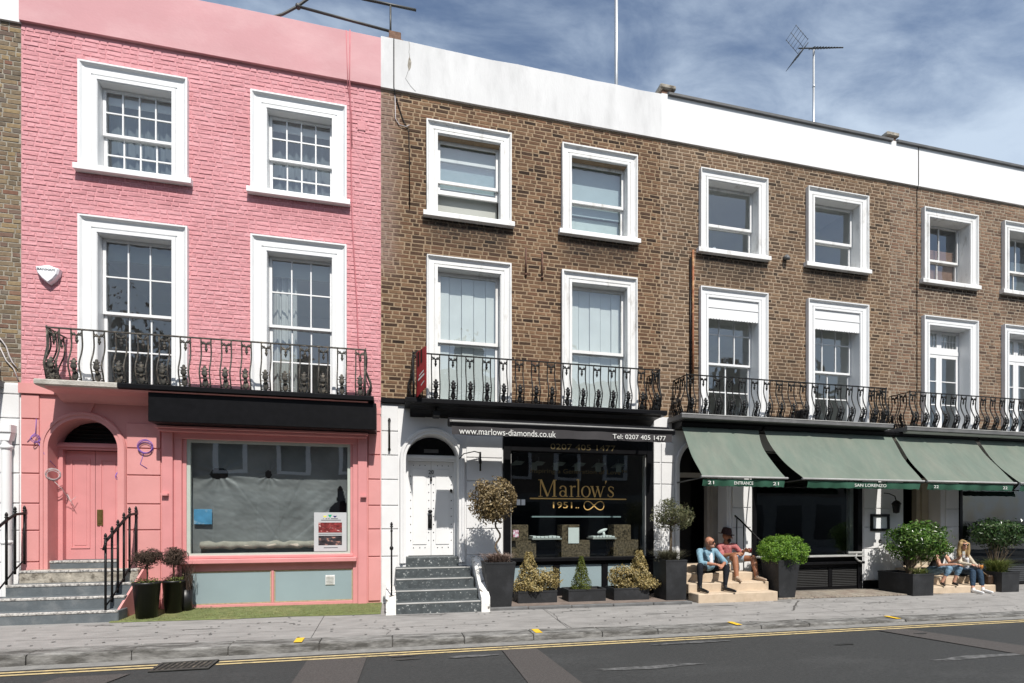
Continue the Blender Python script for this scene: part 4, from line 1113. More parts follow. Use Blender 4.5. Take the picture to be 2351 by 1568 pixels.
# folded awning
aw = thing('folded_awning', (3.1, -.5, 3.15), 'folded black awning with white web address over jeweller shop', 'awning')
mb = MB(); mb.prismx([(-.50, 3.44), (-.54, 3.50), (-.62, 3.50), (-.66, 3.46), (-.78, 3.43), (-.86, 3.42), (-.875, 3.38), (-.86, 3.32), (-.80, 3.31), (-.60, 3.34), (-.50, 3.38)], .96, 5.24); mb.build('cassette', K['black'], aw, fix=True)
mb = MB(); mb.box(1.0, 5.20, -.872, -.858, 3.395, 3.41); mb.build('trim', K['leadlight'], aw)
mb = MB(); nn = 40; vs = []
for i in range(nn+1):
    xx = 1.0+4.18*i/nn; vs += [(xx, -.855+.004*math.sin(i*.9), 3.325), (xx, -.858+.010*math.sin(i*.7), 3.165+.004*math.sin(i*1.3))]
mb.add(vs, [(2*i+1, 2*i+3, 2*i+2, 2*i) for i in range(nn)], 0, True); mb.build('valance', mat('charcoal_canvas', (.035, .032, .034), .8, .1), aw)
fit(text('www.marlows-diamonds.co.uk', .15, (1.99, -.872, 3.225), aw, K['letter']), 1.74, .11)
fit(text('Tel: 0207 405 1477', .12, (4.50, -.872, 3.235), aw, K['letter']), 1.08, .085)
for xx in (1.3, 4.9):
    mb = MB(); mb.tube([(xx, .0, 3.45), (xx, -.5, 3.44)], .03, 6); mb.build('arm', K['black'], aw)
sc_ = thing('security_camera', (.77, -.3, 3.6), 'small black security camera hung under the jeweller balcony', 'camera')
MB().bbox(.71, .84, -.40, -.24, 3.54, 3.66, .012).build('housing', K['blackiron'], sc_); mb = MB(); mb.tube([(.77, -.3, 3.66), (.77, -.3, 3.74)], .02, 6); mb.build('bracket', K['blackiron'], sc_)
# board on the balcony
ag = thing('sign_board', (.48, -.7, 3.85), 'narrow red sign board on left end of jeweller balcony', 'sign')
mb = MB(); mb.add([(.415, -.56, 3.84), (.55, -.95, 3.93), (.55, -.95, 4.62), (.415, -.56, 4.62), (.425, -.555, 3.84), (.56, -.945, 3.93), (.56, -.945, 4.62), (.425, -.555, 4.62)], [(0, 1, 2, 3), (7, 6, 5, 4), (1, 5, 6, 2), (4, 0, 3, 7), (3, 2, 6, 7), (0, 4, 5, 1)])
mb.build('panel', K['redsign'], ag)
ang = math.atan2(-.39, .135)
for (t0, t1, z0, z1, mm) in ((.1, .32, 4.35, 4.60, K['black']), (.45, .62, 4.38, 4.61, K['black']), (.2, .85, 4.10, 4.135, K['letter']), (.3, .8, 4.17, 4.195, K['letter']), (.5, .85, 3.99, 4.01, K['letter'])):
    p = lambda t: (.415+.135*t-.003, -.56-.39*t-.0015)
    a, b = p(t0), p(t1); q = .05 if mm is K['letter'] else -.0
    MB().add([(a[0], a[1], z0), (b[0], b[1], z0+q), (b[0], b[1], z1+q), (a[0], a[1], z1)], [(0, 1, 2, 3)]).build('print', mm, ag)
mb = MB(); mb.tube([(.42, -.55, 3.84), (.42, -.55, 4.66)], .014, 6); mb.build('post', K['blackiron'], ag)
# cables and rods on the brown wall
mb = MB(); mb.tube([(.03, -.06, 10.48), (.03, -.055, 9.6), (.06, -.02, 9.45), (.20, -.02, 9.05), (.30, -.02, 8.88), (.31, -.02, 8.3), (.315, -.02, 7.45)], .009, 6)
tag(mb.build('wall_cable', K['black'], None), 'black cable down brown brickwork left of jeweller windows', 'cable')
mb = MB(); mb.tube([(.05, -.02, 9.5), (.06, -.02, 9.05), (.13, -.02, 8.95), (.25, -.03, 8.93), (.31, -.02, 8.98)], .008, 5)
tag(mb.build('wall_cable', K['greycable'], None), 'pale looping cable on brown brickwork near the pink house', 'cable')
for x, lab in ((2.53, 'left rusty iron wall tie between jeweller windows'), (2.86, 'right rusty iron wall tie between jeweller windows')):
    mb = MB(); mb.tube([(x, -.02, 6.98 if x < 2.6 else 6.93), (x, -.02, 6.46 if x < 2.6 else 6.44)], .018, 6); mb.ell((x, -.02, 6.46 if x < 2.6 else 6.44), .03, 6, 4)
    tag(mb.build('wall_tie', mat('rust_brown', (.12, .06, .04), .8, .3, 20), None), lab, 'wall tie', 'iron wall ties')
mb = MB(); mb.tube([(-.05, -.05, 3.55), (-.05, -.05, 2.95)], .02, 6); mb.box(-.075, -.025, -.04, 0, 3.50, 3.53); mb.box(-.075, -.025, -.04, 0, 2.98, 3.0)
tag(mb.build('awning_crank', K['blackiron'], None), 'black iron rod fixed to white pilaster by the pink house', 'iron rod')
mb = MB(); mb.tube([(1.62, -.10, 2.98), (1.62, -.10, 2.62)], .018, 6); mb.tube([(1.62, 0, 2.96), (1.62, -.1, 2.96), (1.50, -.14, 2.98), (1.30, -.14, 2.93), (1.22, -.12, 2.84)], .010, 6); mb.ell((1.62, -.10, 2.80), (.03, .03, .06))
tag(mb.build('wall_bracket', K['blackiron'], None), 'black iron bracket on white wall beside the jeweller doorway', 'bracket')

# ---------------------------------------------------------------- restaurant house (green awnings)
RX0, RX1 = 5.42, 11.30
res = thing('terraced_house', (8.4, 0, .12), 'brown brick house over the wide green restaurant awning, white pelmets', 'house', 'terraced houses in the row')
rxc, rW, rwd = (7.125, 9.80), 1.64, .205
K['brickR'] = brick_mat('tan_stock_brick', [(0.045, 0.033, 0.024), (0.105, 0.070, 0.047), (0.165, 0.108, 0.068), (0.120, 0.073, 0.047), (0.200, 0.132, 0.082), (0.075, 0.050, 0.035)], soots(rxc, rW), .25, .22)
K['mortarR'] = brick_mat('pale_tan_mortar', [(0.315, 0.243, 0.175), (0.315, 0.243, 0.175)], soots(rxc, rW), .2, sootcol=(.10, .078, .058))
wall = wall_cells(MB(), RX0, RX1, Z_ST, Z_CORN, std_holes(rxc, rW, rwd), .002, .26).build('brick_wall', K['mortarR'], res)
brick_wall(wall, RX0, RX1, Z_ST+.05, Z_CORN, std_skip(rxc, rW, rwd), K['brickR'], proud=.003, back=.016, bev=.003, joint=.0205, seed=7)
parapet(res, RX0, RX1, K['white2'], .045, z1=10.53, cope=K['lead'], seed=8)
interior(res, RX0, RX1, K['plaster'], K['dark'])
K['cloth'] = mat('white_sheet', (.7, .7, .68), .8, .05)
for i, xc in enumerate(rxc):
    w = make_window(res, xc, rW, H_TOPW+.01, H_SILL, rwd, 'u', zmeet=8.05, rev=.16, m=K['oldwhite'], worn=.008)
    w['ul'](1, 1, 1, 1, stile=.055)
    if i == 0:
        MB().add([(w['a'], .34, w['z0']), (w['a']+.5, .36, w['z0']), (w['a']+.46, .40, w['z0']+.33), (w['a']+.30, .38, w['z0']+.22), (w['a'], .36, w['z0']+.24)], [(0, 1, 2, 3, 4)]).build('paper_sheet', K['paper'], w['win'])
        MB().bbox(w['b']-.22, w['b']-.15, .22, .26, w['z0'], w['z0']+.16, .004).build('sill_ornament', K['paper'], w['win'])
    w = make_window(res, xc, rW, L_TOPW, L_BOT, rwd, 'l', zmeet=5.08, sill=False, rev=.20, m=K['white'])
    w['ul'](3, 2, 2, 2, stile=.045)
    mb = MB(); a, b = w['a']-.004, w['b']+.004; n = 18; pts = [(a, w['z1']), (a, 5.99)]
    for k in range(n):
        c = a+(b-a)*(k+.5)/n; h = (b-a)/n/2
        pts += [(c-h*.6, 5.965), (c+h*.6, 5.965), (c+h, 5.985)]
    pts += [(b, w['z1'])]
    mb.prism(pts[::-1], -.02, .0); mb.box(a, b, -.03, .10, 6.20, 6.235); mb.build('pelmet', K['white'], w['win'], fix=True)
# ground floor
gw = MB()
arch_wall(gw, RX0, 7.58, -.05, Z_ST, 6.40, 2.80, .56, 0, .40)
wall_cells(gw, 7.58, RX1, -.05, Z_ST, [(7.60, 10.50, -.1, 3.20)], 0, .40)
gwall = gw.build('ground_floor_wall', K['stucco'], res)
blocks(gwall, 5.43, 5.72, [.12]+JOINTS+[3.3], K['stucco'])
blocks(gwall, 7.10, 7.57, [.12]+JOINTS+[3.3], K['stucco'])
blocks(gwall, 10.55, 11.29, [.30]+JOINTS+[3.3], K['stucco'])
MB().box(10.53, 11.30, -.03, .0, .05, .30).build('plinth', K['black'], gwall)
archivolt(6.40, 2.80, .56, .66, .6, [(0, 0), (0, -.03), (.4, -.03), (.46, -.05), (.85, -.05), (1, -.02), (1, 0)]).build('archivolt', K['stucco'], gwall, fix=True)
K['greywood'] = mat('grey_painted_wood', (.33, .31, .28), .5, .06)
door = MB(); door.box(5.84, 6.96, .30, .38, 2.62, 2.72); door.box(6.80, 6.955, .28, .42, .6, 2.62); door.box(6.72, 6.80, .32, .44, .6, 2.62)
door = door.build('door_frame', K['greywood'], res)
for k in range(3): MB().box(6.815+k*.045, 6.84+k*.045, .268, .28, .7, 2.55).build('flute', K['greywood'], door)
MB().box(5.845, 6.72, .95, 1.0, .6, 3.4).build('doorway_shade_panel', K['dark'], door)  # near-black panel added to give the shade inside the open doorway
sf = MB()
sf.bbox(7.605, 7.70, -.03, .10, .12, 3.15, .006); sf.bbox(10.37, 10.495, -.03, .10, .12, 3.15, .006); sf.bbox(7.70, 10.37, -.03, .10, 3.0, 3.15, .006)
sf.bbox(7.62, 10.49, -.10, .10, .70, .755, .006); sf.bbox(7.70, 10.37, .0, .10, .62, .70, .004); sf.bbox(7.70, 10.37, .0, .10, .12, .19, .004); sf.bbox(9.58, 9.68, -.01, .10, .19, .62, .004)
shop = sf.build('shopfront', K['black'], res)
MB().bbox(7.64, 10.47, -.11, .10, .865, .90, .006).build('window_ledge', K['leadlight'], shop)
MB().box(7.70, 10.37, .02, .09, .756, .864).build('lower_rail', K['black'], shop)
MB().add([(7.70, .05, .90), (10.37, .05, .90), (10.37, .05, 3.0), (7.70, .05, 3.0)], [(0, 1, 2, 3)]).build('pane', K['shopglass'], shop)
MB().box(10.20, 10.24, .06, .10, .90, 3.0).build('mullion', K['lead'], shop)
K['slat'] = mat('black_louvre', (.03, .03, .03), .4, .15)
for a, b in ((7.71, 9.57), (9.69, 10.36)):
    for k in range(11):
        z = .20+k*.038
        MB().prismx([(-.004, z), (-.006, z+.007), (.03, z+.036), (.032, z+.028)][::-1], a, b).build('louvre', K['slat'], shop, fix=True)
mb = MB(); mb.bbox(10.02, 10.42, -.12, -.08, .93, .98, .01); mb.tube([(10.25, -.1, .93), (10.22, -.1, .84), (10.28, -.12, .77), (10.36, -.12, .75)], .022, 6)
tag(mb.build('window_catch', K['leadlight'], None), 'pale bent metal stay on restaurant window ledge', 'metal stay')
menu = thing('menu_box', (10.98, 0, 1.46), 'black framed menu box on white restaurant pillar', 'menu box')
mb = MB(); mb.bbox(10.71, 11.24, -.06, -.016, 1.44, 1.50, .005); mb.bbox(10.71, 11.24, -.06, -.016, 1.77, 1.83, .005); mb.bbox(10.71, 10.77, -.06, -.016, 1.50, 1.77, .005); mb.bbox(11.18, 11.24, -.06, -.016, 1.50, 1.77, .005); mb.build('frame', K['black'], menu)
MB().box(10.77, 11.18, -.035, -.02, 1.50, 1.77).build('menu_sheet', K['paper'], menu)
mb = MB(); mb.tube([(10.99, -.016, 1.20), (10.99, -.03, 1.20)], .045, 14); mb.tube([(10.99, -.03, 1.20), (10.99, -.045, 1.20)], .025, 10)
tag(mb.build('intercom', K['lead'], None), 'small round grey fitting on white restaurant pillar below menu box', 'fitting')
balcony(res, 5.576, 10.76, K['blackiron'], [(5.576, 10.76, K['lead'])], ztop=3.80, under=K['black'])
MB().box(5.57, 10.77, -.556, -.50, 3.795, 3.812).build('lead_flashing', K['leadlight'], res); MB().box(11.13, 16.91, -.556, -.50, 3.765, 3.782).build('lead_flashing', K['leadlight'], res)
hp = thing('potted_plant', (8.62, -.3, 3.81), 'dark plant pot behind the railings of the restaurant balcony', 'plant pot')
mb = MB(); mb.lathe([(0, 0), (.11, 0), (.15, .22), (.15, .24), (.13, .24), (.12, .2), (0, .2)], (8.62, -.27, 3.81), 14); mb.build('pot', K['potblack'], hp)
def awning(xa, xb, xa2, xb2, label, texts, yt=-.30, zt=3.60, yb=-1.02, zb=2.53, vx=None, curve=(0, 0)):
    a = thing('awning', ((xa+xb)/2, yt, zb), label, 'awning', 'green restaurant awnings')
    nx, nz = 110, 26; vs = []
    ph = random.random()*6
    for j in range(nz+1):
        t = j/nz
        l = xa+(xa2-xa)*t + curve[0]*math.sin(PI*t)*(1-.2*t); r = xb+(xb2-xb)*t + curve[1]*math.sin(PI*t)
        for i in range(nx+1):
            s = i/nx; x = l+(r-l)*s
            sag = .055*math.sin(PI*t)*(.75+.25*math.cos(2*PI*s))
            y = yt+(yb-yt)*t + sag*.7; z = zt+(zb-zt)*t - sag*.35
            wr = .013*math.sin(9*s+5*t+ph)*math.sin(PI*t) + .006*math.sin(23*s-9*t+ph*2)*t + .014*math.exp(-((s-.30-.22*t)/.014)**2) - .014*math.exp(-((s-.62-.25*t)/.016)**2) + .010*math.exp(-((s-.12-.30*t)/.012)**2)*(t > .3) + .008*math.sin(40*s-14*t)*math.exp(-((t-.45)/.2)**2)*math.exp(-((s-.25)/.12)**2)
            vs.append((x, y-wr*.8, z+wr*.6))
    mb = MB(); mb.add(vs, [(j*(nx+1)+i, (j+1)*(nx+1)+i, (j+1)*(nx+1)+i+1, j*(nx+1)+i+1) for j in range(nz) for i in range(nx)], 0, True)
    mb.build('canopy', K['canvas'], a)
    MB().prismx([(-.36, zt+.0), (-.38, zt+.06), (-.34, zt+.10), (-.04, zt+.10), (-.04, zt-.02), (-.28, zt-.02)][::-1], xa-.04, xb+.04).build('roller_box', K['black'], a, fix=True)
    mb = MB(); mb.tube([(xa2-.03, yb-.005, zb-.012), (xb2+.03, yb-.005, zb-.012)], .022, 8); mb.build('front_bar', K['leadlight'], a)
    v0, v1 = vx or (xa2+.02, xb2-.02)
    n = 40; vs = []
    for i in range(n+1):
        x = v0+(v1-v0)*i/n; q = .010*math.sin(i*.8)+.008*math.sin(i*.31)
        vs += [(x, yb+.012, zb-.05), (x, yb+.02+q, zb-.11), (x, yb+.04+q*2, zb-.185+.006*math.sin(i*1.7))]
    mb = MB(); mb.add(vs, [(3*i+k+1, 3*i+k+4, 3*i+k+3, 3*i+k) for i in range(n) for k in range(2)], 0, True); mb.build('valance', K['valance'], a)
    for s, x, w in texts:
        fit(text(s, .12, (x, yb+.004, zb-.125), a, K['letter'], depth=.001), w, .062)
    for x in (xa2+.06, xb2-.06):
        mb = MB(); mb.tube([(x, -.02, zb-.06), (x, yb, zb-.02)], .014, 6); mb.tube([(x, -.02, zb-.10), (x, -.02, zb+.10)], .02, 6); mb.build('arm', K['darksteel'], a)
    return a
awning(5.72, 7.52, 5.72, 7.58, 'small sage green awning over restaurant door, marked 21 and ENTRANCE', [('21', 5.92, .13), ('ENTRANCE', 6.62, .42), ('21', 7.36, .13)], curve=(0, -.10))
awning(7.66, 10.98, 7.98, 10.98, 'wide sage green restaurant awning with SAN LORENZO on its valance', [('SAN LORENZO', 9.63, .80)], vx=(8.10, 10.94), curve=(-.14, 0))
awning(11.07, 13.42, 11.12, 13.58, 'sage green awning over the far doorway, marked 22 at both ends', [('22', 11.35, .13), ('22', 13.30, .13)], curve=(0, 0))
awning(13.55, 16.9, 13.75, 16.9, 'sage green awning at far right edge, over last shopfront', [], curve=(-.1, 0))
mb = MB(); mb.tube([(6.155, -.03, 7.36), (6.15, -.03, 5.5), (6.15, -.03, 4.62)], .022, 8)
tag(mb.build('drain_pipe', K['rust'], None), 'thin rusty pipe left of restaurant house windows', 'pipe')
mb = MB(); mb.tube([(6.09, -.03, 7.2), (6.09, -.03, 3.9)], .016, 6)
tag(mb.build('wall_cable', K['black'], None), 'black cable beside the rusty pipe on restaurant house', 'cable')
mb = MB(); mb.tube([(8.43, 0, 7.46), (8.43, -.08, 7.46)], .055, 14); mb.ell((8.43, -.09, 7.43), (.055, .04, .05), 12, 6, 0)
tag(mb.build('wall_light', K['lead'], None), 'round dark wall lamp between upper restaurant windows', 'lamp')

# ---------------------------------------------------------------- end house on the right
EX0, EX1 = 11.30, 17.3
end = thing('terraced_house', (14.3, 0, .1), 'pale brown brick end house with french windows, cut by right edge', 'house', 'terraced houses in the row')
exc, eW, ewd = (13.05, 15.55), 1.66, .205
K['brickE'] = brick_mat('greyish_tan_brick', [(0.077, 0.052, 0.040), (0.159, 0.103, 0.071), (0.207, 0.139, 0.095), (0.169, 0.098, 0.066), (0.246, 0.165, 0.111), (0.121, 0.077, 0.055)], soots(exc, eW), .22, .22)
K['mortarE'] = mat('grey_tan_mortar', (0.30, 0.245, 0.185), 0.95, 0.15, 5, 0.5, 60)
wall = wall_cells(MB(), EX0, EX1, Z_ST, Z_CORN, std_holes(exc, eW, ewd), .002, .26).build('brick_wall', K['mortarE'], end)
brick_wall(wall, EX0, EX1, Z_ST+.05, Z_CORN, std_skip(exc, eW, ewd), K['brickE'], proud=.003, back=.016, bev=.003, joint=.0205, seed=9)
parapet(end, EX0, EX1, K['white2'], .045, z1=10.53, cope=K['lead'], seed=10)
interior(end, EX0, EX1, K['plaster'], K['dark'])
for i, xc in enumerate(exc):
    w = make_window(end, xc, eW, H_TOPW, H_SILL-.03, ewd, 'u', zmeet=8.02, rev=.22, m=K['oldwhite'], worn=.008)
    w['ul'](2, 1, 2, 1, stile=.05)
    MB().bbox(w['a'], w['b'], .33, .35, w['z0'], w['z0']+.95, .004).build('blind', K['brownblind'] if i == 0 else K['net'], w['win'])
    w = make_window(end, xc, eW, L_TOPW-.08, L_BOT, ewd, 'l', zmeet=5.6, sill=False, rev=.24, m=K['white'])
    a, b, z0, z1 = w['a'], w['b'], w['z0'], w['z1']
    MB().box(a, b, .21, .30, 5.74, 5.84).build('transom', K['white'], w['win'])
    sash(w['win'], a, (a+b)/2-.002, z0, 5.74, 1, 3, .22, K['white'], K['glass'], .085, .022, name='french_door')
    sash(w['win'], (a+b)/2+.002, b, z0, 5.74, 1, 3, .22, K['white'], K['glass'], .085, .022, name='french_door')
    for p, q in ((a, (a+b)/2-.002), ((a+b)/2+.002, b)):
        sash(w['win'], p, q, 5.84, z1, 1, 1, .22, K['white'], K['glass'], .07, .02, name='top_light')
        mb = MB()
        for k in range(1, 5):
            xx = p+.07+(q-p-.14)*k/5; mb.box(xx-.006, xx+.006, .232, .238, 5.91, z1-.07)
        mb.box(p+.07, q-.07, .231, .2375, (5.91+z1-.07)/2-.006, (5.91+z1-.07)/2+.006)
        mb.build('glazing_lattice', K['white'], w['win'])
gw = MB()
arch_wall(gw, EX0, 13.0, -.05, Z_ST, 12.25, 2.80, .56, 0, .40)
wall_cells(gw, 13.0, EX1, -.05, Z_ST, [(13.36, 16.4, -.1, 3.20)], 0, .40)
gwall = gw.build('ground_floor_wall', K['stucco'], end)
blocks(gwall, 12.95, 13.34, [.1]+JOINTS+[3.3], K['stucco'])
door = MB(); door.box(11.69, 12.81, .30, .38, 2.62, 2.72); door.box(12.60, 12.80, .28, .42, .5, 2.62); door.box(12.48, 12.60, .32, .44, .5, 2.62)
door = door.build('door_frame', mat('cream_painted_wood', (.42, .38, .30), .5, .06), end)
MB().box(11.695, 12.48, .95, 1.0, .5, 3.4).build('doorway_shade_panel', K['dark'], door)  # added panel, its dark colour stands for the unlit depth of the doorway
sf = MB()
sf.bbox(13.365, 13.46, -.03, .10, .1, 3.15, .006); sf.bbox(16.28, 16.395, -.03, .10, .1, 3.15, .006); sf.bbox(13.46, 16.28, -.03, .10, 3.0, 3.15, .006); sf.bbox(13.38, 16.38, -.10, .10, .66, .72, .006); sf.bbox(13.46, 16.28, .0, .10, .1, .66, .004)
shop = sf.build('shopfront', K['black'], end)
MB().add([(13.46, .05, .72), (16.28, .05, .72), (16.28, .05, 3.0), (13.46, .05, 3.0)], [(0, 1, 2, 3)]).build('pane', K['shopglass'], shop)
for k in range(9): MB().prismx([(-.012, .16+k*.05), (-.014, .17+k*.05), (-.002, .20+k*.05), (-.001, .185+k*.05)][::-1], 13.5, 16.24).build('louvre', K['slat'], shop, fix=True)
balcony(end, 11.14, 16.9, K['blackiron'], [(11.14, 16.9, K['lead'])], ztop=3.77, under=K['oldwhite'])
mb = MB(); mb.tube([(12.08, -.053, 10.5), (12.08, -.053, 9.6), (12.08, -.016, 9.5), (12.08, -.016, 3.8)], .007, 6)
tag(mb.build('wall_cable', K['black'], None), 'thin dark cable running down the end house from its parapet', 'cable')
wl_ = thing('wall_lamp', (11.3, -.05, 1.95), 'black carriage lamp on bracket at right side of restaurant pillar', 'lamp')
mb = MB(); mb.tube([(11.10, -.0, 2.32), (11.14, -.12, 2.30), (11.26, -.16, 2.24), (11.30, -.16, 2.12)], .012, 6); mb.build('bracket', K['blackiron'], wl_)
mb = MB(); mb.lathe([(0, .30), (.06, .26), (.10, .20), (.085, .19), (.06, 0), (0, -.02)], (11.30, -.16, 1.86), 8, smooth=False); mb.build('lantern', K['blackiron'], wl_)

# ---------------------------------------------------------------- neighbour on the left
LX0, LX1 = -11.2, -5.72
nei = thing('terraced_house', (-8.4, 0, .2), 'grey brown brick house with white stucco base at left edge', 'house', 'terraced houses in the row')
lxc = (-9.6, -7.1)
K['brickL'] = brick_mat('yellow_grey_brick', [(0.12, 0.095, 0.07), (0.22, 0.165, 0.105), (0.17, 0.12, 0.082), (0.28, 0.205, 0.115), (0.14, 0.115, 0.095), (0.19, 0.10, 0.07), (0.24, 0.19, 0.13)], (), .22)
K['mortarL'] = mat('grey_mortar', (0.30, 0.27, 0.22), 0.95, 0.15, 5, 0.5, 60)
wall = wall_cells(MB(), LX0, LX1, Z_ST, Z_CORN-.02, std_holes(lxc, 1.6, .22), .002, .26).build('brick_wall', K['mortarL'], nei)
brick_wall(wall, LX0, LX1, Z_ST+.05, Z_CORN-.02, std_skip(lxc, 1.6, .22), K['brickL'], proud=.004, back=.016, bev=.003, joint=.014, seed=11)
parapet(nei, LX0, LX1, K['white'], .04, z0=Z_CORN-.03, z1=10.6, seed=12)
interior(nei, LX0, LX1, K['plaster'], K['dark'])
for xc in lxc:
    w = make_window(nei, xc, 1.6, H_TOPW, H_SILL, .22, 'u', zmeet=8.05); w['ul'](2, 1, 2, 1)
    w = make_window(nei, xc, 1.6, L_TOPW, L_BOT, .22, 'l', zmeet=5.1, sill=False); w['ul'](2, 2, 2, 2)
gw = MB(); wall_cells(gw, LX0, LX1, .05, Z_ST+.03, [(-10.6, -7.6, .9, 3.0)], 0, .36)
gwall = gw.build('ground_floor_wall', K['stucco'], nei)
blocks(gwall, -7.3, -5.735, [.2]+JOINTS+[3.3, 3.68, 3.85], K['stucco'])
MB().add([(-10.6, .1, .9), (-7.6, .1, .9), (-7.6, .1, 3.0), (-10.6, .1, 3.0)], [(0, 1, 2, 3)]).build('pane', K['shopglass'], nei)
balcony(nei, -10.9, -5.93, K['blackiron'], [(-10.9, -5.93, K['lead'])], ztop=3.86, under=K['stucco'])
dp = thing('downpipe', (-5.87, -.08, .2), 'white downpipe with hopper head at left edge beside pink house', 'pipe')
mb = MB(); mb.bbox(-5.96, -5.76, -.17, -.016, 3.05, 3.19, .012); mb.prism([(-5.93, 2.93), (-5.79, 2.93), (-5.765, 3.05), (-5.955, 3.05)], -.15, -.03); mb.build('hopper', K['white'], dp)
mb = MB(); mb.lathe([(.062, 0), (.062, 2.80)], (-5.86, -.085, .2), 14); mb.build('pipe', K['white'], dp)
mb = MB(); mb.lathe([(.062, 0), (.076, .005), (.076, .06), (.062, .065)], (-5.86, -.085, 2.80), 14); mb.build('collar', K['white'], dp); mb = MB(); mb.lathe([(.062, 0), (.074, .005), (.074, .05), (.062, .055)], (-5.86, -.085, 1.32), 14); mb.build('collar', K['white'], dp)
mb = MB(); mb.tube([(-5.99, -.03, 4.55), (-5.95, -.03, 4.50), (-5.90, -.03, 4.42), (-5.86, -.03, 4.28), (-5.82, -.03, 4.18), (-5.76, -.03, 4.10)], .010, 6); mb.tube([(-5.98, -.03, 4.40), (-5.90, -.03, 4.2), (-5.80, -.03, 4.08), (-5.74, -.03, 3.90)], .009, 6)
tag(mb.build('wall_cable', K['greycable'], None), 'pale cables on grey brown brick left of the pink house', 'cable')

# ---------------------------------------------------------------- row across the street (seen only in reflections)
opp = thing('opposite_terrace', (2, -17, 0), 'dark brick terrace across the street, seen only reflected in glass', 'building')
K['oppbrick'] = mat('opposite_brick', (0.15, 0.125, 0.105), .9, .2, 4, .3, 40)
K['oppglass'] = mat('opposite_glass', (0.03, 0.035, 0.04), .1, .1, 1)
MB().box(-26, 32, -25, -17, -.1, 9.6).build('wall', K['oppbrick'], opp)
MB().box(-26, 32, -16.99, -16.95, .0, 3.1).build('ground_floor', mat('grey_stucco', (.20, .20, .19), .8), opp)
for k in range(20):
    x = -25+k*2.8
    for z0, z1 in ((3.9, 6.0), (6.9, 8.4)):
        f = MB().box(x, x+1.5, -17.0, -16.93, z0, z1).build('window', K['white'], opp); MB().box(x+.2, x+1.3, -16.94, -16.92, z0+.15, z1-.2).build('window_pane', K['oppglass'], f)
    f = MB().box(x+.1, x+1.9, -16.96, -16.93, .5, 2.6).build('shop_window', K['oppglass'], opp)
for k in range(10):
    x = -25+k*5.7
    c = MB().box(x, x+1.4, -19.5, -18.7, 9.6, 11.6).build('chimney', K['oppbrick'], opp)
    for q in range(3): mb = MB(); mb.tube([(x+.3+q*.4, -19.1, 11.6), (x+.3+q*.4, -19.1, 12.2)], .12, 8); mb.build('chimney_pot', K['terracotta'], c)
# ================================================================ FORECOURTS AND STEPS
# artificial turf strip in front of the pink shop
K['turf'] = mat('green_turf', (0.13, 0.155, 0.055), .9, .25, 12, .5, 120, col2=(0.22, 0.20, 0.09), c2scale=2.5, c2lo=.5, c2hi=.75)
turf = sheet('turf_strip', [-4.02, -3.2, -2.4, -1.6, -.8, -.18], [lambda x: (YF-.03+.03*math.sin(x*3), zf(x)+.004), lambda x: (YF+.0, zf(x)+.016), lambda x: (-.55, zf(x)+.02), lambda x: (.05, zf(x)+.02)], K['turf'])
N = 9000
X = RNG.uniform(-4.0, -.2, N); Y = RNG.uniform(YF-.02, -.02, N); H = RNG.uniform(.008, .022, N); A = RNG.uniform(0, 2*PI, N); T = RNG.normal(0, .008, (N, 2))
V = np.zeros((N, 3, 3)); Z0 = .17-.0065*X+.016
V[:, 0] = np.stack([X-.0028*np.cos(A), Y-.0028*np.sin(A), Z0], 1); V[:, 1] = np.stack([X+.0028*np.cos(A), Y+.0028*np.sin(A), Z0], 1); V[:, 2] = np.stack([X+T[:, 0], Y+T[:, 1], Z0+H], 1)
me = bpy.data.meshes.new('turf_blades'); me.from_pydata(V.reshape(-1, 3).tolist(), [], [(3*i, 3*i+1, 3*i+2) for i in range(N)])
me.materials.append(leaf_mat('turf_blade', [(.10, .14, .035), (.17, .19, .06), (.25, .22, .10)])); attr(me, RNG.uniform(0, 1, N))
o = settle(bpy.data.objects.new('turf_blades', me), turf); o['kind'] = 'stuff'
# litter of dry leaves against the shopfront
mb = MB()
for k in range(60):
    x = random.gauss(-3.2, .22); y = -.08-abs(random.gauss(0, .07)); a = random.random()*6; z = zf(x)+.026+random.random()*.02
    d = Vector((math.cos(a), math.sin(a), random.uniform(-.2, .4)))*.028; n = Vector((-math.sin(a), math.cos(a), random.uniform(-.3, .3)))*.012
    p = Vector((x, y, z)); mb.add([p-d, p+n, p+d, p-n], [(0, 1, 2, 3)])
o = mb.build('dry_leaves', mat('dry_leaf', (.28, .20, .13), .8, .3, 30), None); tag(o, 'dry leaf litter at the foot of the pink shopfront', 'leaf litter', kind='stuff')
# jeweller forecourt
fc = sheet('forecourt', [1.55, 2.5, 3.5, 4.5, 5.42], [lambda x: (YF-.05, zf(x)+.0), lambda x: (YF-.05, zf(x)+.035), lambda x: (YF+.03, zf(x)+.04), lambda x: (.05, zf(x)+.05)], mat('brown_forecourt_paving', (.17, .135, .115), .85, .2, 6, .2, 50))
for k in range(5):
    a = 1.5+k*.79
    MB().bbox(a, a+.78, YF-.075, YF+.02, zf(a)-.02, zf(a+.4)+.046, .008).build('edging_stone', K['lead'], fc)
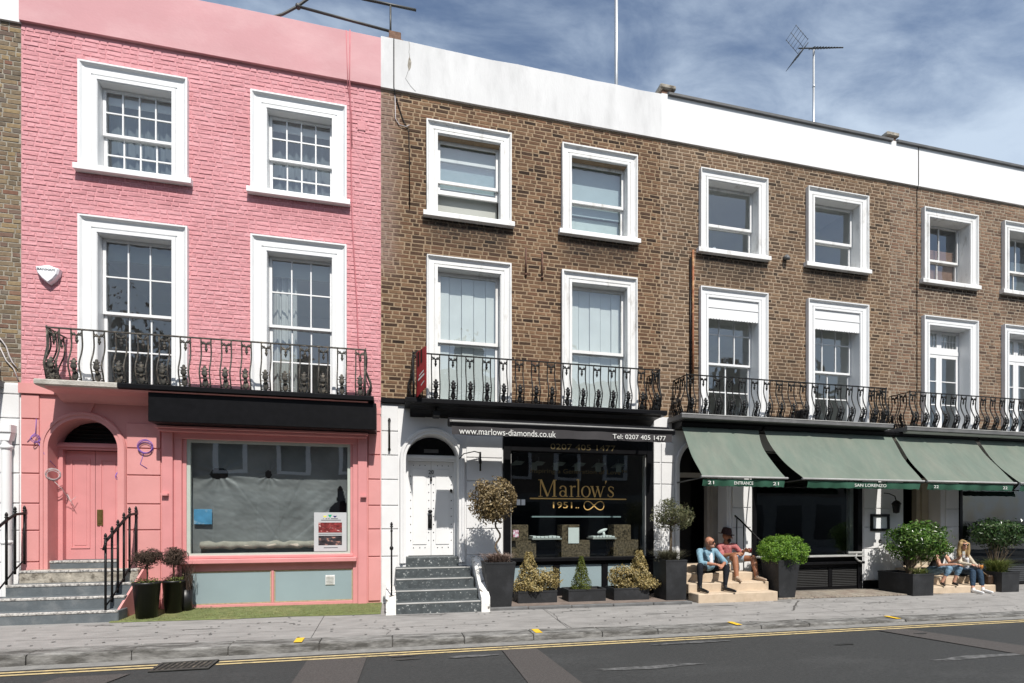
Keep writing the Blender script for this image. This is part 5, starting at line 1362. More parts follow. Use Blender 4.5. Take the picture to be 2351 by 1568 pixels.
# restaurant forecourt of small setts
fc = sheet('sett_bed', [7.40, 8.5, 9.5, 10.5, 11.6], [lambda x: (YF+.05, zf(x)+.003), lambda x: (.05, zf(x)+.02)], mat('sett_joint', (.14, .125, .105), .9, .2, 20))
K['sett'] = brick_mat('grey_red_sett', [(.22, .195, .165), (.27, .235, .19), (.20, .16, .135), (.30, .27, .225)], var=.2)
me = MB().bbox(-.048, .048, -.098, .098, -.02, .012, .006).mesh('sett', K['sett'])
for r in range(4):
    for k in range(40):
        x = 7.50+k*.104
        if x > 11.4: break
        inst('sett', me, fc, (x+(r % 2)*.02, -.88+r*.205, zf(x)+.012), (random.uniform(-.02, .02), random.uniform(-.02, .02), random.uniform(-.02, .02)))

def flight(name, label, x0, x1, levels, ys, mats, yb=.0, nose=None, flare=0.0, group=None):
    """levels: tops of the steps from the bottom; ys: front of every step"""
    t = thing(name, ((x0+x1)/2, ys[0], levels[0]-.16), label, 'steps', group)
    for k, (z, y) in enumerate(zip(levels, ys)):
        zb = levels[k-1] if k else .0
        a, b = x0, x1
        if isinstance(flare, list): a, b = flare[k]
        st = MB().bbox(a, b, y, (ys[k+1]+.05 if k+1 < len(ys) else yb), zb-.03, z, .012).build('step', mats[k] if isinstance(mats, list) else mats, t)
        if nose:
            MB().bbox(a+.004, b-.004, y-.010, y+.05, z-.035, z+.004, .008).build('nosing', nose, t)
    return t
ps = flight('entrance_steps', 'five worn grey steps up to the pink door', -5.58, -3.98, [.367, .548, .718, .908, 1.036], [-1.0, -.76, -.51, -.26, .02],
       [K['slate'], K['slate'], K['slate'], K['oldstone'], K['slate']], .36, K['nosing'], [(-6.05, -3.93), (-5.95, -3.95), (-5.62, -3.97), (-5.60, -3.99), (-5.40, -4.30)], 'entrance steps')
MB().prismx([(-.98, .15), (-.98, .33), (-.02, .98), (-.02, .15)], -3.975, -3.945).build('side_wall', K['pink_stucco'], ps, fix=True)
js = flight('entrance_steps', 'five dark terrazzo steps up to the white studded door', .05, 1.42, [.34, .505, .67, .835, 1.0], [-1.15, -.87, -.59, -.31, .02], K['terrazzo'], .45, None,
       [(.06, 1.46), (.06, 1.44), (.06, 1.42), (.06, 1.40), (.235, 1.235)], 'entrance steps')
for k, (z, y) in enumerate(zip([.34, .505, .67, .835], [-1.15, -.87, -.59, -.31])):
    MB().bbox(.065, 1.45-.02*k, y-.006, y+.045, z-.02, z+.003, .006).build('nosing', K['leadlight'], js)
K['peeling'] = mat('peeling_white_paint', (.74, .73, .70), .8, .1, 10, .4, 30, col2=(.10, .085, .07), c2scale=7, c2lo=.56, c2hi=.62)
MB().prismx([(-1.20, .10), (-1.20, .40), (-1.12, .44), (-.30, .95), (-.02, 1.02), (-.02, .10)], 1.455, 1.60).build('side_wall', K['peeling'], js, fix=True)
MB().prismx([(-1.20, .10), (-1.20, .42), (-1.10, .46), (-.10, .50), (-.02, .50), (-.02, .10)], -.10, .06).build('side_wall', K['peeling'], js, fix=True)
flight('entrance_steps', 'beige stone steps where the two men sit, under green awning', 5.62, 7.30, [.30, .46, .62, .76], [-1.08, -.78, -.48, -.12], K['sandstone'], .45, None, [(5.60, 7.34), (5.58, 7.38), (5.60, 7.36), (5.62, 7.0)], 'entrance steps')
flight('entrance_steps', 'beige stone steps where two women sit, far right', 11.4, 13.3, [.24, .40, .58], [-.90, -.55, -.2], K['sandstone'], .45, None, [(11.35, 13.22), (11.40, 13.1), (11.45, 13.0)], 'entrance steps')

# railings beside the steps
def spear(mb, x, y, z0, z1, r=.017):
    mb.tube([(x, y, z0), (x, y, z1-.07)], r, 8)
    mb.lathe([(r, 0), (.026, .008), (.026, .016), (.015, .024), (.022, .04), (.020, .06), (.008, .085), (0, .09)], (x, y, z1-.085), 8)
    mb.lathe([(.013, 0), (.02, .01), (.02, .025), (.013, .035)], (x, y, z1-.16), 8)
def railing(x, pts, label, x2=None):
    t = thing('step_railing', (x, pts[0][0], pts[0][1]), label, 'railing', 'black iron step railings')
    for y, z0, z1 in pts:
        mb = MB(); spear(mb, x, y, z0, z1); mb.build('bar', K['blackiron'], t)
    mb = MB(); mb.tube([(x, pts[0][0]-.05, pts[0][2]-.24), (x, pts[0][0], pts[0][2]-.16)]+[(x, p[0], p[2]-.12) for p in pts[:-1]]+[(x, pts[-1][0], pts[-1][2]-.12)], .021, 8); mb.build('top_rail', K['blackiron'], t)
    mb = MB(); mb.tube([(x, p[0], p[1]+.07) for p in pts], .012, 6); mb.build('bottom_rail', K['blackiron'], t)
    return t
rp_ = [(-.98, .36, 1.50), (-.80, .46, 1.60), (-.63, .58, 1.70), (-.45, .72, 1.81), (-.27, .86, 1.90), (-.06, 1.0, 1.92)]
railing(-4.10, rp_, 'black spear topped railing right of the pink door steps')
railing(-5.64, rp_, 'black spear topped railing left of the pink door steps')
t = thing('step_railing', (.0, -1.05, .42), 'single black iron post with spear top beside the terrazzo steps', 'railing post')
mb = MB(); spear(mb, -.01, -1.06, .44, 1.66, .014); mb.lathe([(.014, 0), (.03, .02), (.03, .05), (.014, .07)], (-.01, -1.06, 1.20), 8); mb.build('post', K['blackiron'], t)
t = thing('step_railing', (7.15, -.3, .6), 'sloping black handrail behind the man in the hat', 'railing')
mb = MB(); mb.tube([(7.16, .0, 1.80), (7.21, -.15, 1.68), (7.30, -.55, 1.33), (7.32, -.62, 1.27)], .018, 8); mb.build('top_rail', K['blackiron'], t)
for x, y, z in ((7.18, -.06, 1.75), (7.225, -.22, 1.62), (7.27, -.42, 1.44)):
    mb = MB(); mb.tube([(x, y, z), (x, y, .5)], .011, 6); mb.build('bar', K['blackiron'], t)

# drain grate in the gutter
dg_ = thing('drain_grate', (-2.3, -3.15, .02), 'black iron drain grate set in the gutter near the kerb', 'drain grate')
MB().box(-2.60, -2.0, -3.32, -2.96, -.06, zr(-2.3)+.012).build('pit', K['tar'], dg_)
mb = MB(); z = zr(-2.3)+.012
for a in ((-2.60, -2.57, -3.32, -2.96), (-2.03, -2.0, -3.32, -2.96), (-2.57, -2.03, -3.32, -3.29), (-2.57, -2.03, -2.99, -2.96)): mb.box(*a, z-.01, z+.010)
mb.build('frame', K['darksteel'], dg_)
for k in range(9):
    x = -2.55+k*.058; MB().add([(x, -3.29, z+.008), (x+.03, -3.29, z+.008), (x+.05, -2.99, z+.008), (x+.02, -2.99, z+.008)], [(0, 1, 2, 3)]).build('bar', K['oldiron'], dg_)

# ================================================================ PLANTS
def leafmesh(name, C, Nrm, size, m, parent, aspect=.5, jitter=.6, vals=None, droop=0.0, kind='stuff'):
    n = len(C); C = np.asarray(C); Nrm = np.asarray(Nrm)
    Nn = Nrm + RNG.normal(0, jitter, (n, 3)); Nn /= np.linalg.norm(Nn, axis=1)[:, None]+1e-9
    R = RNG.normal(0, 1, (n, 3)); T = np.cross(Nn, R); T /= np.linalg.norm(T, axis=1)[:, None]+1e-9
    T[:, 2] -= droop; T /= np.linalg.norm(T, axis=1)[:, None]+1e-9
    B = np.cross(Nn, T)
    L = size*RNG.uniform(.6, 1.3, n)[:, None]; W = L*aspect
    V = np.zeros((n, 4, 3))
    V[:, 0] = C-T*L*.5; V[:, 1] = C+B*W*.5+Nn*W*.22; V[:, 2] = C+T*L*.5-Nn*L*.08; V[:, 3] = C-B*W*.5+Nn*W*.22
    F = []
    for i in range(n): F += [(4*i, 4*i+1, 4*i+2), (4*i, 4*i+2, 4*i+3)]
    me = bpy.data.meshes.new(name); me.from_pydata(V.reshape(-1, 3).tolist(), [], F); me.materials.append(m)
    v = RNG.uniform(0, 1, n) if vals is None else np.asarray(vals)
    attr(me, np.repeat(v, 2))
    o = settle(bpy.data.objects.new(name, me), parent); o['kind'] = kind
    return o
def shell_points(c, r, n, inner=.55, clump=14, cs=.22, flat=1.0):
    """leaf positions gathered in clumps through the outer part of an ellipsoid"""
    c = np.asarray(c); r = np.asarray(r)
    d = RNG.normal(0, 1, (clump, 3)); d /= np.linalg.norm(d, axis=1)[:, None]
    k = RNG.uniform(inner, 1.0, clump)
    cc = d*k[:, None]
    idx = RNG.integers(0, clump, n)
    P = cc[idx]+RNG.normal(0, cs, (n, 3))
    rad = np.linalg.norm(P, axis=1); lim = np.where(rad > 1.12, 1.12/np.maximum(rad, 1e-6), 1)
    P = P*lim[:, None]
    Nn = P/(np.linalg.norm(P, axis=1)[:, None]+1e-9)
    return c+P*r, Nn
def cone_points(base, h, rb, n, top=.06):
    t = RNG.uniform(0, 1, n)**1.25; a = RNG.uniform(0, 2*PI, n); rr = (rb*(1-t)+top*t)*np.sqrt(RNG.uniform(.45, 1.0, n))*(1+.18*np.sin(a*4+t*15))
    P = np.stack([base[0]+rr*np.cos(a), base[1]+rr*np.sin(a), base[2]+h*t], 1)
    Nn = np.stack([np.cos(a), np.sin(a), np.full(n, .5)], 1)
    return P, Nn
LM = dict(
 gold=leaf_mat('variegated_leaf', [(.10, .085, .03), (.28, .21, .075), (.40, .31, .13), (.46, .38, .19), (.16, .14, .05)]),
 bronze=leaf_mat('bronze_leaf', [(.06, .045, .022), (.17, .12, .055), (.33, .245, .12), (.12, .085, .035), (.42, .34, .20)]),
 conifer=leaf_mat('conifer_leaf', [(.055, .075, .012), (.10, .125, .02), (.15, .165, .03)]),
 box=leaf_mat('boxwood_leaf', [(.05, .12, .014), (.12, .25, .025), (.19, .34, .04), (.26, .40, .06)]),
 laurel=leaf_mat('laurel_leaf', [(.025, .065, .014), (.06, .14, .022), (.11, .20, .035), (.19, .28, .08)], .25, .2),
 dlaurel=leaf_mat('dark_laurel_leaf', [(.015, .04, .014), (.035, .08, .022), (.06, .11, .035), (.10, .14, .06)], .25, .2),
 olive=leaf_mat('olive_leaf', [(.05, .06, .028), (.10, .115, .05), (.17, .17, .09), (.13, .125, .055)]),
 lav=leaf_mat('lavender_leaf', [(.06, .065, .04), (.12, .12, .075), (.17, .16, .11), (.10, .085, .06)]),
 dry=leaf_mat('dry_twig', [(.035, .022, .016), (.075, .05, .036), (.11, .075, .055), (.05, .033, .026)], .8, .1),
 heather=leaf_mat('dead_heather', [(.16, .11, .09), (.26, .19, .16), (.34, .26, .22)], .8, .1),
 grassy=leaf_mat('grassy_leaf', [(.06, .09, .02), (.12, .15, .035), (.19, .21, .06)]))

def box_pot(t, x0, x1, y0, y1, z0, z1, taper=0.0, m=None, rim=.025, rot=None):
    m = m or K['pot']
    cx, cy = (x0+x1)/2, (y0+y1)/2
    def ring(s, z, inset=0): 
        hx, hy = (x1-x0)/2*s-inset, (y1-y0)/2*s-inset
        return [(cx-hx, cy-hy, z), (cx+hx, cy-hy, z), (cx+hx, cy+hy, z), (cx-hx, cy+hy, z)]
    vs = ring(1-taper, z0)+ring(1, z1-.03)+ring(1.0, z1-.03, -.006)+ring(1.0, z1, -.006)+ring(1.0, z1, rim)+ring(1.0, z1-.05, rim)
    fs = [(3, 2, 1, 0)]+[(4*k+i, 4*k+(i+1) % 4, 4*k+4+(i+1) % 4, 4*k+4+i) for k in range(5) for i in range(4)]
    mb = MB(); mb.add(vs, fs); mb.build('pot', m, t)
    mb = MB(); mb.add(ring(1.0, z1-.04, rim), [(0, 1, 2, 3)]); mb.build('soil', K['soil'], t)
def twigs(t, c, r, n, base, m):
    mb = MB()
    for k in range(n):
        a = RNG.normal(0, 1, 3); a /= np.linalg.norm(a); e = np.asarray(c)+a*np.asarray(r)*RNG.uniform(.5, .95)
        mid = (np.asarray(base)+e)/2+RNG.normal(0, .02, 3)
        mb.tube([tuple(base), tuple(mid), tuple(e)], [.008, .005, .002], 4)
    mb.build('branches', m, t)
def blades(name, t, base, n, h, spread, m, w=.006, seed=0, rx=1.0):
    V = []; F = []; A = []
    for k in range(n):
        a = random.random()*2*PI; lean = random.random()**.7*spread; hh = h*random.uniform(.6, 1.1)
        bx_, by_ = base[0]+random.gauss(0, .06)*rx, base[1]+random.gauss(0, .06)
        d = Vector((math.cos(a)*rx, math.sin(a), 0)); s = Vector((-math.sin(a), math.cos(a), 0))*w
        p0 = Vector((bx_, by_, base[2])); p1 = p0+d*lean*.45+Vector((0, 0, hh*.65)); p2 = p0+d*lean+Vector((0, 0, hh*random.uniform(.75, 1)))
        b = len(V); V += [p0-s, p0+s, p1+s*.8, p1-s*.8, p2]; F += [(b, b+1, b+2, b+3), (b+3, b+2, b+4)]; q = random.random(); A += [q, q]
    me = bpy.data.meshes.new(name); me.from_pydata(V, [], F); me.materials.append(m); attr(me, A)
    o = settle(bpy.data.objects.new(name, me), t); o['kind'] = 'stuff'; return o
def whiskers(name, t, c, r, n, m, ln=.05, w=.003):
    """short stiff sprigs, for dry topiary and heather"""
    P, Nn = shell_points(c, r, n, .35, 26, .26)
    return leafmesh(name, P, Nn, ln, m, t, .16, .35)

# two round black pots with dry topiary beside the pink door
for k, (x, y, z, r, h, bz, br, lab) in enumerate(((-3.64, -.80, .195, .185, .56, 1.115, .185, 'front black round pot with dried brown topiary by pink steps'), (-3.42, -.42, .19, .155, .54, 1.09, .19, 'rear black round pot with dried brown topiary by pink steps'))):
    t = thing('potted_topiary', (x, y, z), lab, 'potted plant', 'black pots by the pink steps')
    mb = MB(); mb.lathe([(0, 0), (r*.74, 0), (r*.98, h-.03), (r*1.02, h-.03), (r*1.02, h), (r*.94, h), (r*.92, h-.05), (0, h-.05)], (x, y, z), 24); mb.build('pot', K['potblack'], t)
    mb = MB(); mb.lathe([(0, .01), (r*.92, 0)], (x, y, z+h-.045), 16); mb.build('soil', K['soil'], t)
    mb = MB(); mb.tube([(x, y, z+h-.05), (x+.01, y, z+h+.1), (x, y, bz-.03)], .012, 6); mb.build('trunk', K['bark'], t)
    twigs(t, (x, y, bz), (br*.9, br*.9, br*.72), 40, (x, y, bz-.08), K['bark'])
    whiskers('foliage', t, (x, y, bz), (br, br, br*.80), 2600, LM['dry'], .055)
    P = np.stack([x+RNG.uniform(-r*.9, r*.9, 220), y+RNG.uniform(-r*.8, r*.8, 220), z+h+RNG.uniform(-.03, .05, 220)], 1)
    leafmesh('ground_cover', P, np.tile([0, 0, 1.], (220, 1)), .03, LM['grassy'], t, .5, .8)
t = None
# small dead shrub behind the pots
tt = thing('dry_shrub', (-3.32, -.25, .2), 'thin dry shrub against pink wall beside the black pots', 'shrub')
blades('twigs', tt, (-3.30, -.25, .55), 110, .50, .16, LM['dry'], .004); mb = MB(); mb.lathe([(0, 0), (.09, 0), (.11, .36), (.10, .36), (.10, .33), (0, .33)], (-3.30, -.25, .2), 14); mb.build('pot', K['potblack'], tt)

# tall tapered planter with twisted topiary
t = thing('potted_topiary', (1.80, -.85, .2), 'tall tapered grey planter with twisted stem bronze ball tree', 'potted tree')
box_pot(t, 1.545, 2.065, -1.10, -.62, .19, .975, .24)
mb = MB(); pth = [(1.80+.045*math.sin(k*.95), -.86+.045*math.cos(k*.95), .93+k*.058) for k in range(17)]; mb.tube(pth, [.020-.0004*k for k in range(17)], 8); mb.build('trunk', K['bark'], t)
P, Nn = shell_points((1.70, -.86, 2.04), (.385, .37, .385), 6200, .45, 80, .16); leafmesh('foliage', P, Nn, .052, LM['bronze'], t, .6)
twigs(t, (1.70, -.86, 2.04), (.33, .33, .33), 40, (1.76, -.86, 1.78), K['bark'])
blades('dead_heather', t, (1.80, -.86, .94), 620, .20, .32, LM['heather'], .006, rx=1.25)
# low boxes in front of the jeweller
for k, (x0, x1, lab, cx, cone, side) in enumerate(((2.20, 2.93, 'left low planter box with golden variegated bush by jeweller window', 2.45, 'gold', 1), (3.15, 3.88, 'middle low planter box with small green conifer by jeweller window', 3.47, 'conifer', 0), (4.05, 4.77, 'right low planter box with golden variegated bush by jeweller window', 4.66, 'gold', -1))):
    t = thing('planter_box', ((x0+x1)/2, -.6, .19), lab, 'planter', 'low planter boxes outside the jeweller')
    yc = -.55
    box_pot(t, x0, x1, yc-.19, yc+.19, zf(x0)+.035, .415)
    if cone == 'gold':
        P, Nn = cone_points((cx, yc, .42), .68, .28, 2600, .05); leafmesh('foliage', P, Nn, .046, LM['gold'], t, .6)
        P, Nn = shell_points((cx+side*.36, yc, .60), (.25, .22, .22), 1600, .4, 30, .22); leafmesh('side_foliage', P, Nn, .046, LM['gold'], t, .6)
        P, Nn = shell_points((cx-.02*side, yc-.05, .50), (.38, .24, .14), 900, .4, 30, .22); leafmesh('skirt_foliage', P, Nn, .046, LM['gold'], t, .6)
        mb = MB(); mb.tube([(cx, yc, .38), (cx+.01, yc, .7), (cx, yc, 1.0)], [.016, .010, .004], 6); mb.build('trunk', K['bark'], t)
    else:
        P, Nn = cone_points((cx, yc, .41), .60, .20, 3000, .03); leafmesh('foliage', P, Nn, .038, LM['conifer'], t, .35, .5)
        mb = MB(); mb.tube([(cx, yc, .38), (cx, yc, .95)], [.014, .004], 6); mb.build('trunk', K['bark'], t)
# dark square planter with olive standard and lavender
t = thing('potted_topiary', (5.22, -.65, .16), 'dark square planter with olive ball tree above grey lavender', 'potted tree')
box_pot(t, 5.02, 5.46, -.92, -.42, .15, .94, .06)
mb = MB(); mb.tube([(5.27, -.62, .9), (5.28, -.62, 1.2), (5.30, -.6, 1.6)], .014, 6); mb.tube([(5.30, -.62, .9), (5.31, -.62, 1.3), (5.31, -.6, 1.65)], .011, 6); mb.build('trunk', K['bark'], t)
P, Nn = shell_points((5.33, -.60, 1.80), (.40, .36, .30), 2300, .4, 60, .17); leafmesh('foliage', P, Nn, .062, LM['olive'], t, .30, .5)
twigs(t, (5.33, -.60, 1.80), (.38, .34, .28), 40, (5.30, -.6, 1.58), K['bark'])
blades('lavender', t, (5.22, -.66, .90), 900, .24, .34, LM['lav'], .0045, rx=1.25)
# clipped box ball in a tall tapered planter
t = thing('potted_topiary', (7.72, -.75, .13), 'bright green clipped box dome in dark planter right of the men', 'potted plant')
box_pot(t, 7.42, 7.92, -1.0, -.50, .125, .90, .26)
P, Nn = shell_points((7.74, -.74, 1.06), (.47, .42, .33), 11000, .86, 260, .07); leafmesh('foliage', P, Nn, .030, LM['box'], t, .65, .6)
P, Nn = shell_points((7.74, -.74, 1.03), (.36, .33, .25), 900, .2, 30, .3); leafmesh('inner_foliage', P, Nn, .05, LM['box'], t, .65, .8)
mb = MB(); mb.tube([(7.70, -.74, .86), (7.71, -.74, 1.05)], .02, 6); mb.build('trunk', K['bark'], t)
# laurel in a square tub
t = thing('potted_shrub', (10.95, -.8, .1), 'glossy green laurel in square dark tub beside seated women', 'potted plant')
box_pot(t, 10.62, 11.18, -1.10, -.30, .09, .56, .03)
P, Nn = shell_points((11.27, -.70, 1.22), (.70, .45, .43), 6000, .5, 110, .13); leafmesh('foliage', P, Nn, .070, LM['laurel'], t, .48, .55)
twigs(t, (11.22, -.68, 1.10), (.55, .36, .42), 34, (11.0, -.68, .5), K['bark'])
mb = MB(); mb.tube([(10.98, -.68, .52), (11.0, -.68, .8), (11.08, -.68, 1.2)], [.03, .024, .012], 6); mb.tube([(11.05, -.66, .52), (11.12, -.66, .9), (11.3, -.66, 1.2)], [.022, .018, .01], 6); mb.build('trunk', K['bark'], t)
blades('grass_tuft', t, (11.05, -.9, .52), 160, .16, .26, LM['grassy'], .006)
# dark laurel and ferny grass in the last tub
t = thing('potted_shrub', (13.55, -.75, .08), 'dark spreading laurel in square tub at far right edge', 'potted plant')
box_pot(t, 13.20, 13.72, -1.02, -.38, .075, .53, .03)
P, Nn = shell_points((13.80, -.60, 1.38), (.72, .42, .36), 4200, .45, 90, .14); leafmesh('foliage', P, Nn, .074, LM['dlaurel'], t, .48, .55)
twigs(t, (13.75, -.62, 1.25), (.6, .36, .42), 30, (13.5, -.68, .5), K['bark'])
mb = MB(); mb.tube([(13.45, -.68, .5), (13.55, -.66, .9), (13.75, -.64, 1.3)], [.03, .024, .012], 6); mb.build('trunk', K['bark'], t)
blades('fern_grass', t, (13.42, -.78, .50), 420, .34, .42, LM['grassy'], .008, rx=1.2)

# ================================================================ ROOF FITTINGS
b0 = thing('aerial_mount', (.02, .15, 10.5), 'rusty brown block carrying tubular aerial arms above pink house', 'aerial')
mb = MB(); mb.bbox(-.06, .16, .02, .24, 10.52, 10.70, .012); mb.bbox(-.10, .20, -.01, .27, 10.50, 10.54, .008); mb.build('block', K['terracotta'], b0)
mb = MB(); mb.tube([(-.03, .14, 10.70), (-.03, .14, 11.28)], .018, 8); mb.build('upright', K['darksteel'], b0)
mb = MB(); mb.tube([(-.55, .14, 11.27), (.44, .14, 11.28)], .022, 8); mb.build('cross_tube', K['darksteel'], b0)
mb = MB(); mb.tube([(-.03, .14, 10.78), (-1.62, .14, 10.88)], .022, 8); mb.build('long_tube', K['darksteel'], b0)
mb = MB(); mb.tube([(-2.35, .14, 10.50), (-2.15, .14, 10.55), (-1.9, .14, 10.68), (-1.66, .14, 10.87), (-1.45, .14, 11.08), (-1.3, .14, 11.2)], .022, 8); mb.ell((-1.64, .14, 10.88), .05, 8, 5); mb.build('curved_arm', K['darksteel'], b0)
mb = MB(); mb.tube([(5.57, 2.5, 9.6), (5.57, 2.5, 17.5)], .045, 10)
tag(mb.build('mast', K['steel'], None), 'tall plain pale mast rising behind jeweller parapet', 'mast')
for x, lab in ((5.62, 'weathered brown block on parapet between jeweller and restaurant houses'), (11.45, 'weathered brown block on parapet above the end house')):
    t = thing('parapet_block', (x, .2, 10.5), lab, 'coping block', 'parapet blocks')
    MB().bbox(x-.13, x+.13, .08, .34, 10.50, 10.70, .01).build('block', K['terracotta'], t)
    MB().bbox(x-.18, x+.18, .03, .39, 10.70, 10.80, .02).build('cap', K['oldstone'], t)
ae = thing('television_aerial', (11.55, 2.5, 9.7), 'television aerial on thin mast above restaurant roof', 'aerial')
mb = MB(); mb.tube([(11.55, 2.5, 9.7), (11.56, 2.5, 14.92)], .028, 8); mb.ell((11.56, 2.5, 13.9), (.04, .04, .06)); mb.build('mast', K['steel'], ae)
ax = Vector((1.0, -.15, .09)).normalized(); O = Vector((11.56, 2.5, 14.98))
side = Vector((.15, 1.0, 0)).normalized()
mb = MB(); mb.tube([O-ax*.45, O+ax*.88], .016, 6); mb.build('boom', K['darksteel'], ae)
for k in range(11):
    p = O+ax*(-.05+k*.085); mb = MB(); l = .17-.004*k
    mb.tube([p-side*l+Vector((-.03, 0, -.12)), p+side*l+Vector((.03, 0, .12))], .014, 5); mb.build('element', K['darksteel'], ae)
for s in (-1, 1):
    mb = MB(); b = O-ax*.32
    for k in range(6):
        q = b-ax*(.0+.07*k*1.0)+Vector((0, 0, s*(.06+.075*k)))+ax*.10*k*.0
        mb.tube([q-side*.24, q+side*.24], .005, 5)
    for u_ in (-.22, 0, .22):
        mb.tube([b+side*u_+Vector((0, 0, s*.04)), b-ax*.36+side*u_+Vector((0, 0, s*.45))], .006, 5)
    mb.build('reflector', K['darksteel'], ae)

# ================================================================ LOOSE CABLES BY THE PINK DOOR
def coil(c, r, turns, m, label, yaw=0.0, tails=()):
    mb = MB()
    for k in range(turns):
        rr = r*(1+.10*math.sin(k*2.3)); dx, dz = .012*math.sin(k*3.1), .015*math.cos(k*1.9)
        pts = [(c[0]+dx+rr*math.cos(a)*math.cos(yaw), c[1]-.012*k+rr*math.cos(a)*math.sin(yaw), c[2]+dz+rr*math.sin(a)) for a in [2*PI*i/20 for i in range(21)]]
        mb.tube(pts, .0048, 5)
    for p in tails: mb.tube(p, .0045, 5)
    tag(mb.build('cable_coil', m, None), label, 'cable', 'loose cables by the pink door')
coil((-3.97, -.03, 2.90), .105, 4, K['purple'], 'coiled purple cable on pink wall right of arched doorway', tails=[[(-3.97, -.02, 3.0), (-3.94, -.02, 3.15)], [(-4.0, -.03, 2.80), (-4.05, -.03, 2.62), (-3.95, -.03, 2.55)]])
coil((-5.49, -.06, 2.98), .055, 3, K['purple'], 'small purple cable loop on pink wall left of arched doorway', .9, [[(-5.50, -.03, 3.30), (-5.50, -.05, 3.05)], [(-5.62, -.03, 2.93), (-5.50, -.05, 3.08)], [(-5.46, -.05, 2.92), (-5.38, -.03, 2.72), (-5.30, .1, 2.55)]])
coil((-5.29, .02, 2.42), .085, 4, K['greycable'], 'pale grey coiled cable hanging left of pink door', .5, [[(-5.29, .0, 2.33), (-5.22, .1, 2.2), (-5.16, .2, 2.0), (-5.10, .24, 2.08)], [(-5.20, .2, 2.12), (-5.12, .24, 1.90)]])
coil((-4.41, .10, 2.42), .06, 3, K['purple'], 'purple and grey cable bunch hanging right of pink door', 1.2, [[(-4.40, .12, 2.5), (-4.38, .1, 2.72)], [(-4.41, .1, 2.36), (-4.43, .12, 2.12), (-4.40, .1, 2.0)]])
# ================================================================ PEOPLE
def sdf(P, pr):
    """signed distance of the points P (n,3) to one primitive"""
    if pr[0] == 'c':
        _, a, b, ra, rb, mi = pr
        a, b = np.asarray(a, float), np.asarray(b, float); d = b-a; L2 = max(d @ d, 1e-9)
        t = np.clip(((P-a) @ d)/L2, 0, 1)
        return np.linalg.norm(P-(a+t[:, None]*d), axis=1)-(ra+(rb-ra)*t)
    _, c, r, mi = pr
    q = (P-np.asarray(c, float))/np.asarray(r, float)
    return (np.linalg.norm(q, axis=1)-1)*min(r)
def organic(name, prims, mats, parent, voxel=.0075, smooth=4):
    """one continuous skin grown over overlapping tapered limbs; colours follow the nearest limb"""
    mb = MB()
    for p in prims:
        if p[0] == 'c':
            a, b = Vector(p[1]), Vector(p[2]); ra, rb = p[3], p[4]
            mb.ell(a, ra, 12, 8); mb.ell(b, rb, 12, 8); 
            if (b-a).length > 1e-4: mb.tube([a, b], [ra, rb], 12)
        else: mb.ell(p[1], p[2], 16, 12)
    me = mb.mesh('tmp', mats[0]); o = bpy.data.objects.new('tmp', me); COL.objects.link(o)
    bm = bmesh.new(); bm.from_mesh(me); bmesh.ops.recalc_face_normals(bm, faces=bm.faces); bm.to_mesh(me); bm.free()
    r = o.modifiers.new('r', 'REMESH'); r.mode = 'VOXEL'; r.voxel_size = voxel
    s = o.modifiers.new('s', 'SMOOTH'); s.factor = .5; s.iterations = smooth
    dg = bpy.context.evaluated_depsgraph_get()
    out = bpy.data.meshes.new_from_object(o.evaluated_get(dg)); bpy.data.objects.remove(o)
    out.name = name; out.materials.clear()
    for m in mats: out.materials.append(m)
    n = len(out.polygons); C = np.zeros(n*3); out.polygons.foreach_get('center', C); C = C.reshape(-1, 3)
    D = np.stack([sdf(C, p) for p in prims], 1); mi = np.array([p[-1] for p in prims])
    out.polygons.foreach_set('material_index', mi[np.argmin(D, 1)].astype(np.int32))
    out.polygons.foreach_set('use_smooth', np.ones(n, bool))
    return settle(bpy.data.objects.new(name, out), parent)
def V3(t): return Vector(t)
def hand(pr, w, d, nrm, mi, curl=.7, k=1.0):
    """palm and five bent fingers; d points along the hand, nrm out of the palm"""
    w, d, nrm = V3(w), V3(d).normalized(), V3(nrm).normalized(); s = d.cross(nrm).normalized(); nrm = s.cross(d).normalized()
    for q in (-1, -.33, .33, 1): pr.append(('c', w, w+d*.075*k+s*.028*q*k, .018*k, .0135*k, mi))
    for i, (q, l) in enumerate(((-1.05, .060), (-.36, .074), (.34, .070), (1.0, .055))):
        a = w+d*.08*k+s*.029*q*k; b = a+(d*math.cos(curl*.5)+nrm*math.sin(curl*.5))*l*.5*k; c = b+(d*math.cos(curl*1.5)+nrm*math.sin(curl*1.5))*l*.55*k
        pr.append(('c', a, b, .0098*k, .009*k, mi)); pr.append(('c', b, c, .009*k, .0078*k, mi))
    a = w+d*.02*k-s*.026*k; b = a-s*.028*k+d*.028*k+nrm*.012*k; c = b+d*.028*k+nrm*.016*k+s*.006*k
    pr.append(('c', a, b, .0125*k, .011*k, mi)); pr.append(('c', b, c, .011*k, .009*k, mi))
def head(pr, c, f, mi, k=1.0, ears=True):
    """skull, jaw, nose, ears; f faces forwards"""
    c, f = V3(c), V3(f).normalized(); s = f.cross(Vector((0, 0, 1))).normalized(); u = s.cross(f)
    pr.append(('e', c+u*.022*k-f*.012*k, (.079*k, .079*k, .092*k), mi))
    pr.append(('c', c+f*.020*k+u*.03*k, c+f*.030*k-u*.070*k, .068*k, .040*k, mi))
    pr.append(('c', c+f*.086*k+u*.012*k, c+f*.104*k-u*.022*k, .009*k, .015*k, mi))
    pr.append(('c', c+f*.078*k-u*.052*k-s*.018*k, c+f*.078*k-u*.052*k+s*.018*k, .009*k, .009*k, mi))
    if ears:
        for q in (-1, 1): pr.append(('c', c+s*q*.079*k+u*.015*k-f*.008*k, c+s*q*.075*k-u*.022*k, .014*k, .010*k, mi))
    return s, u
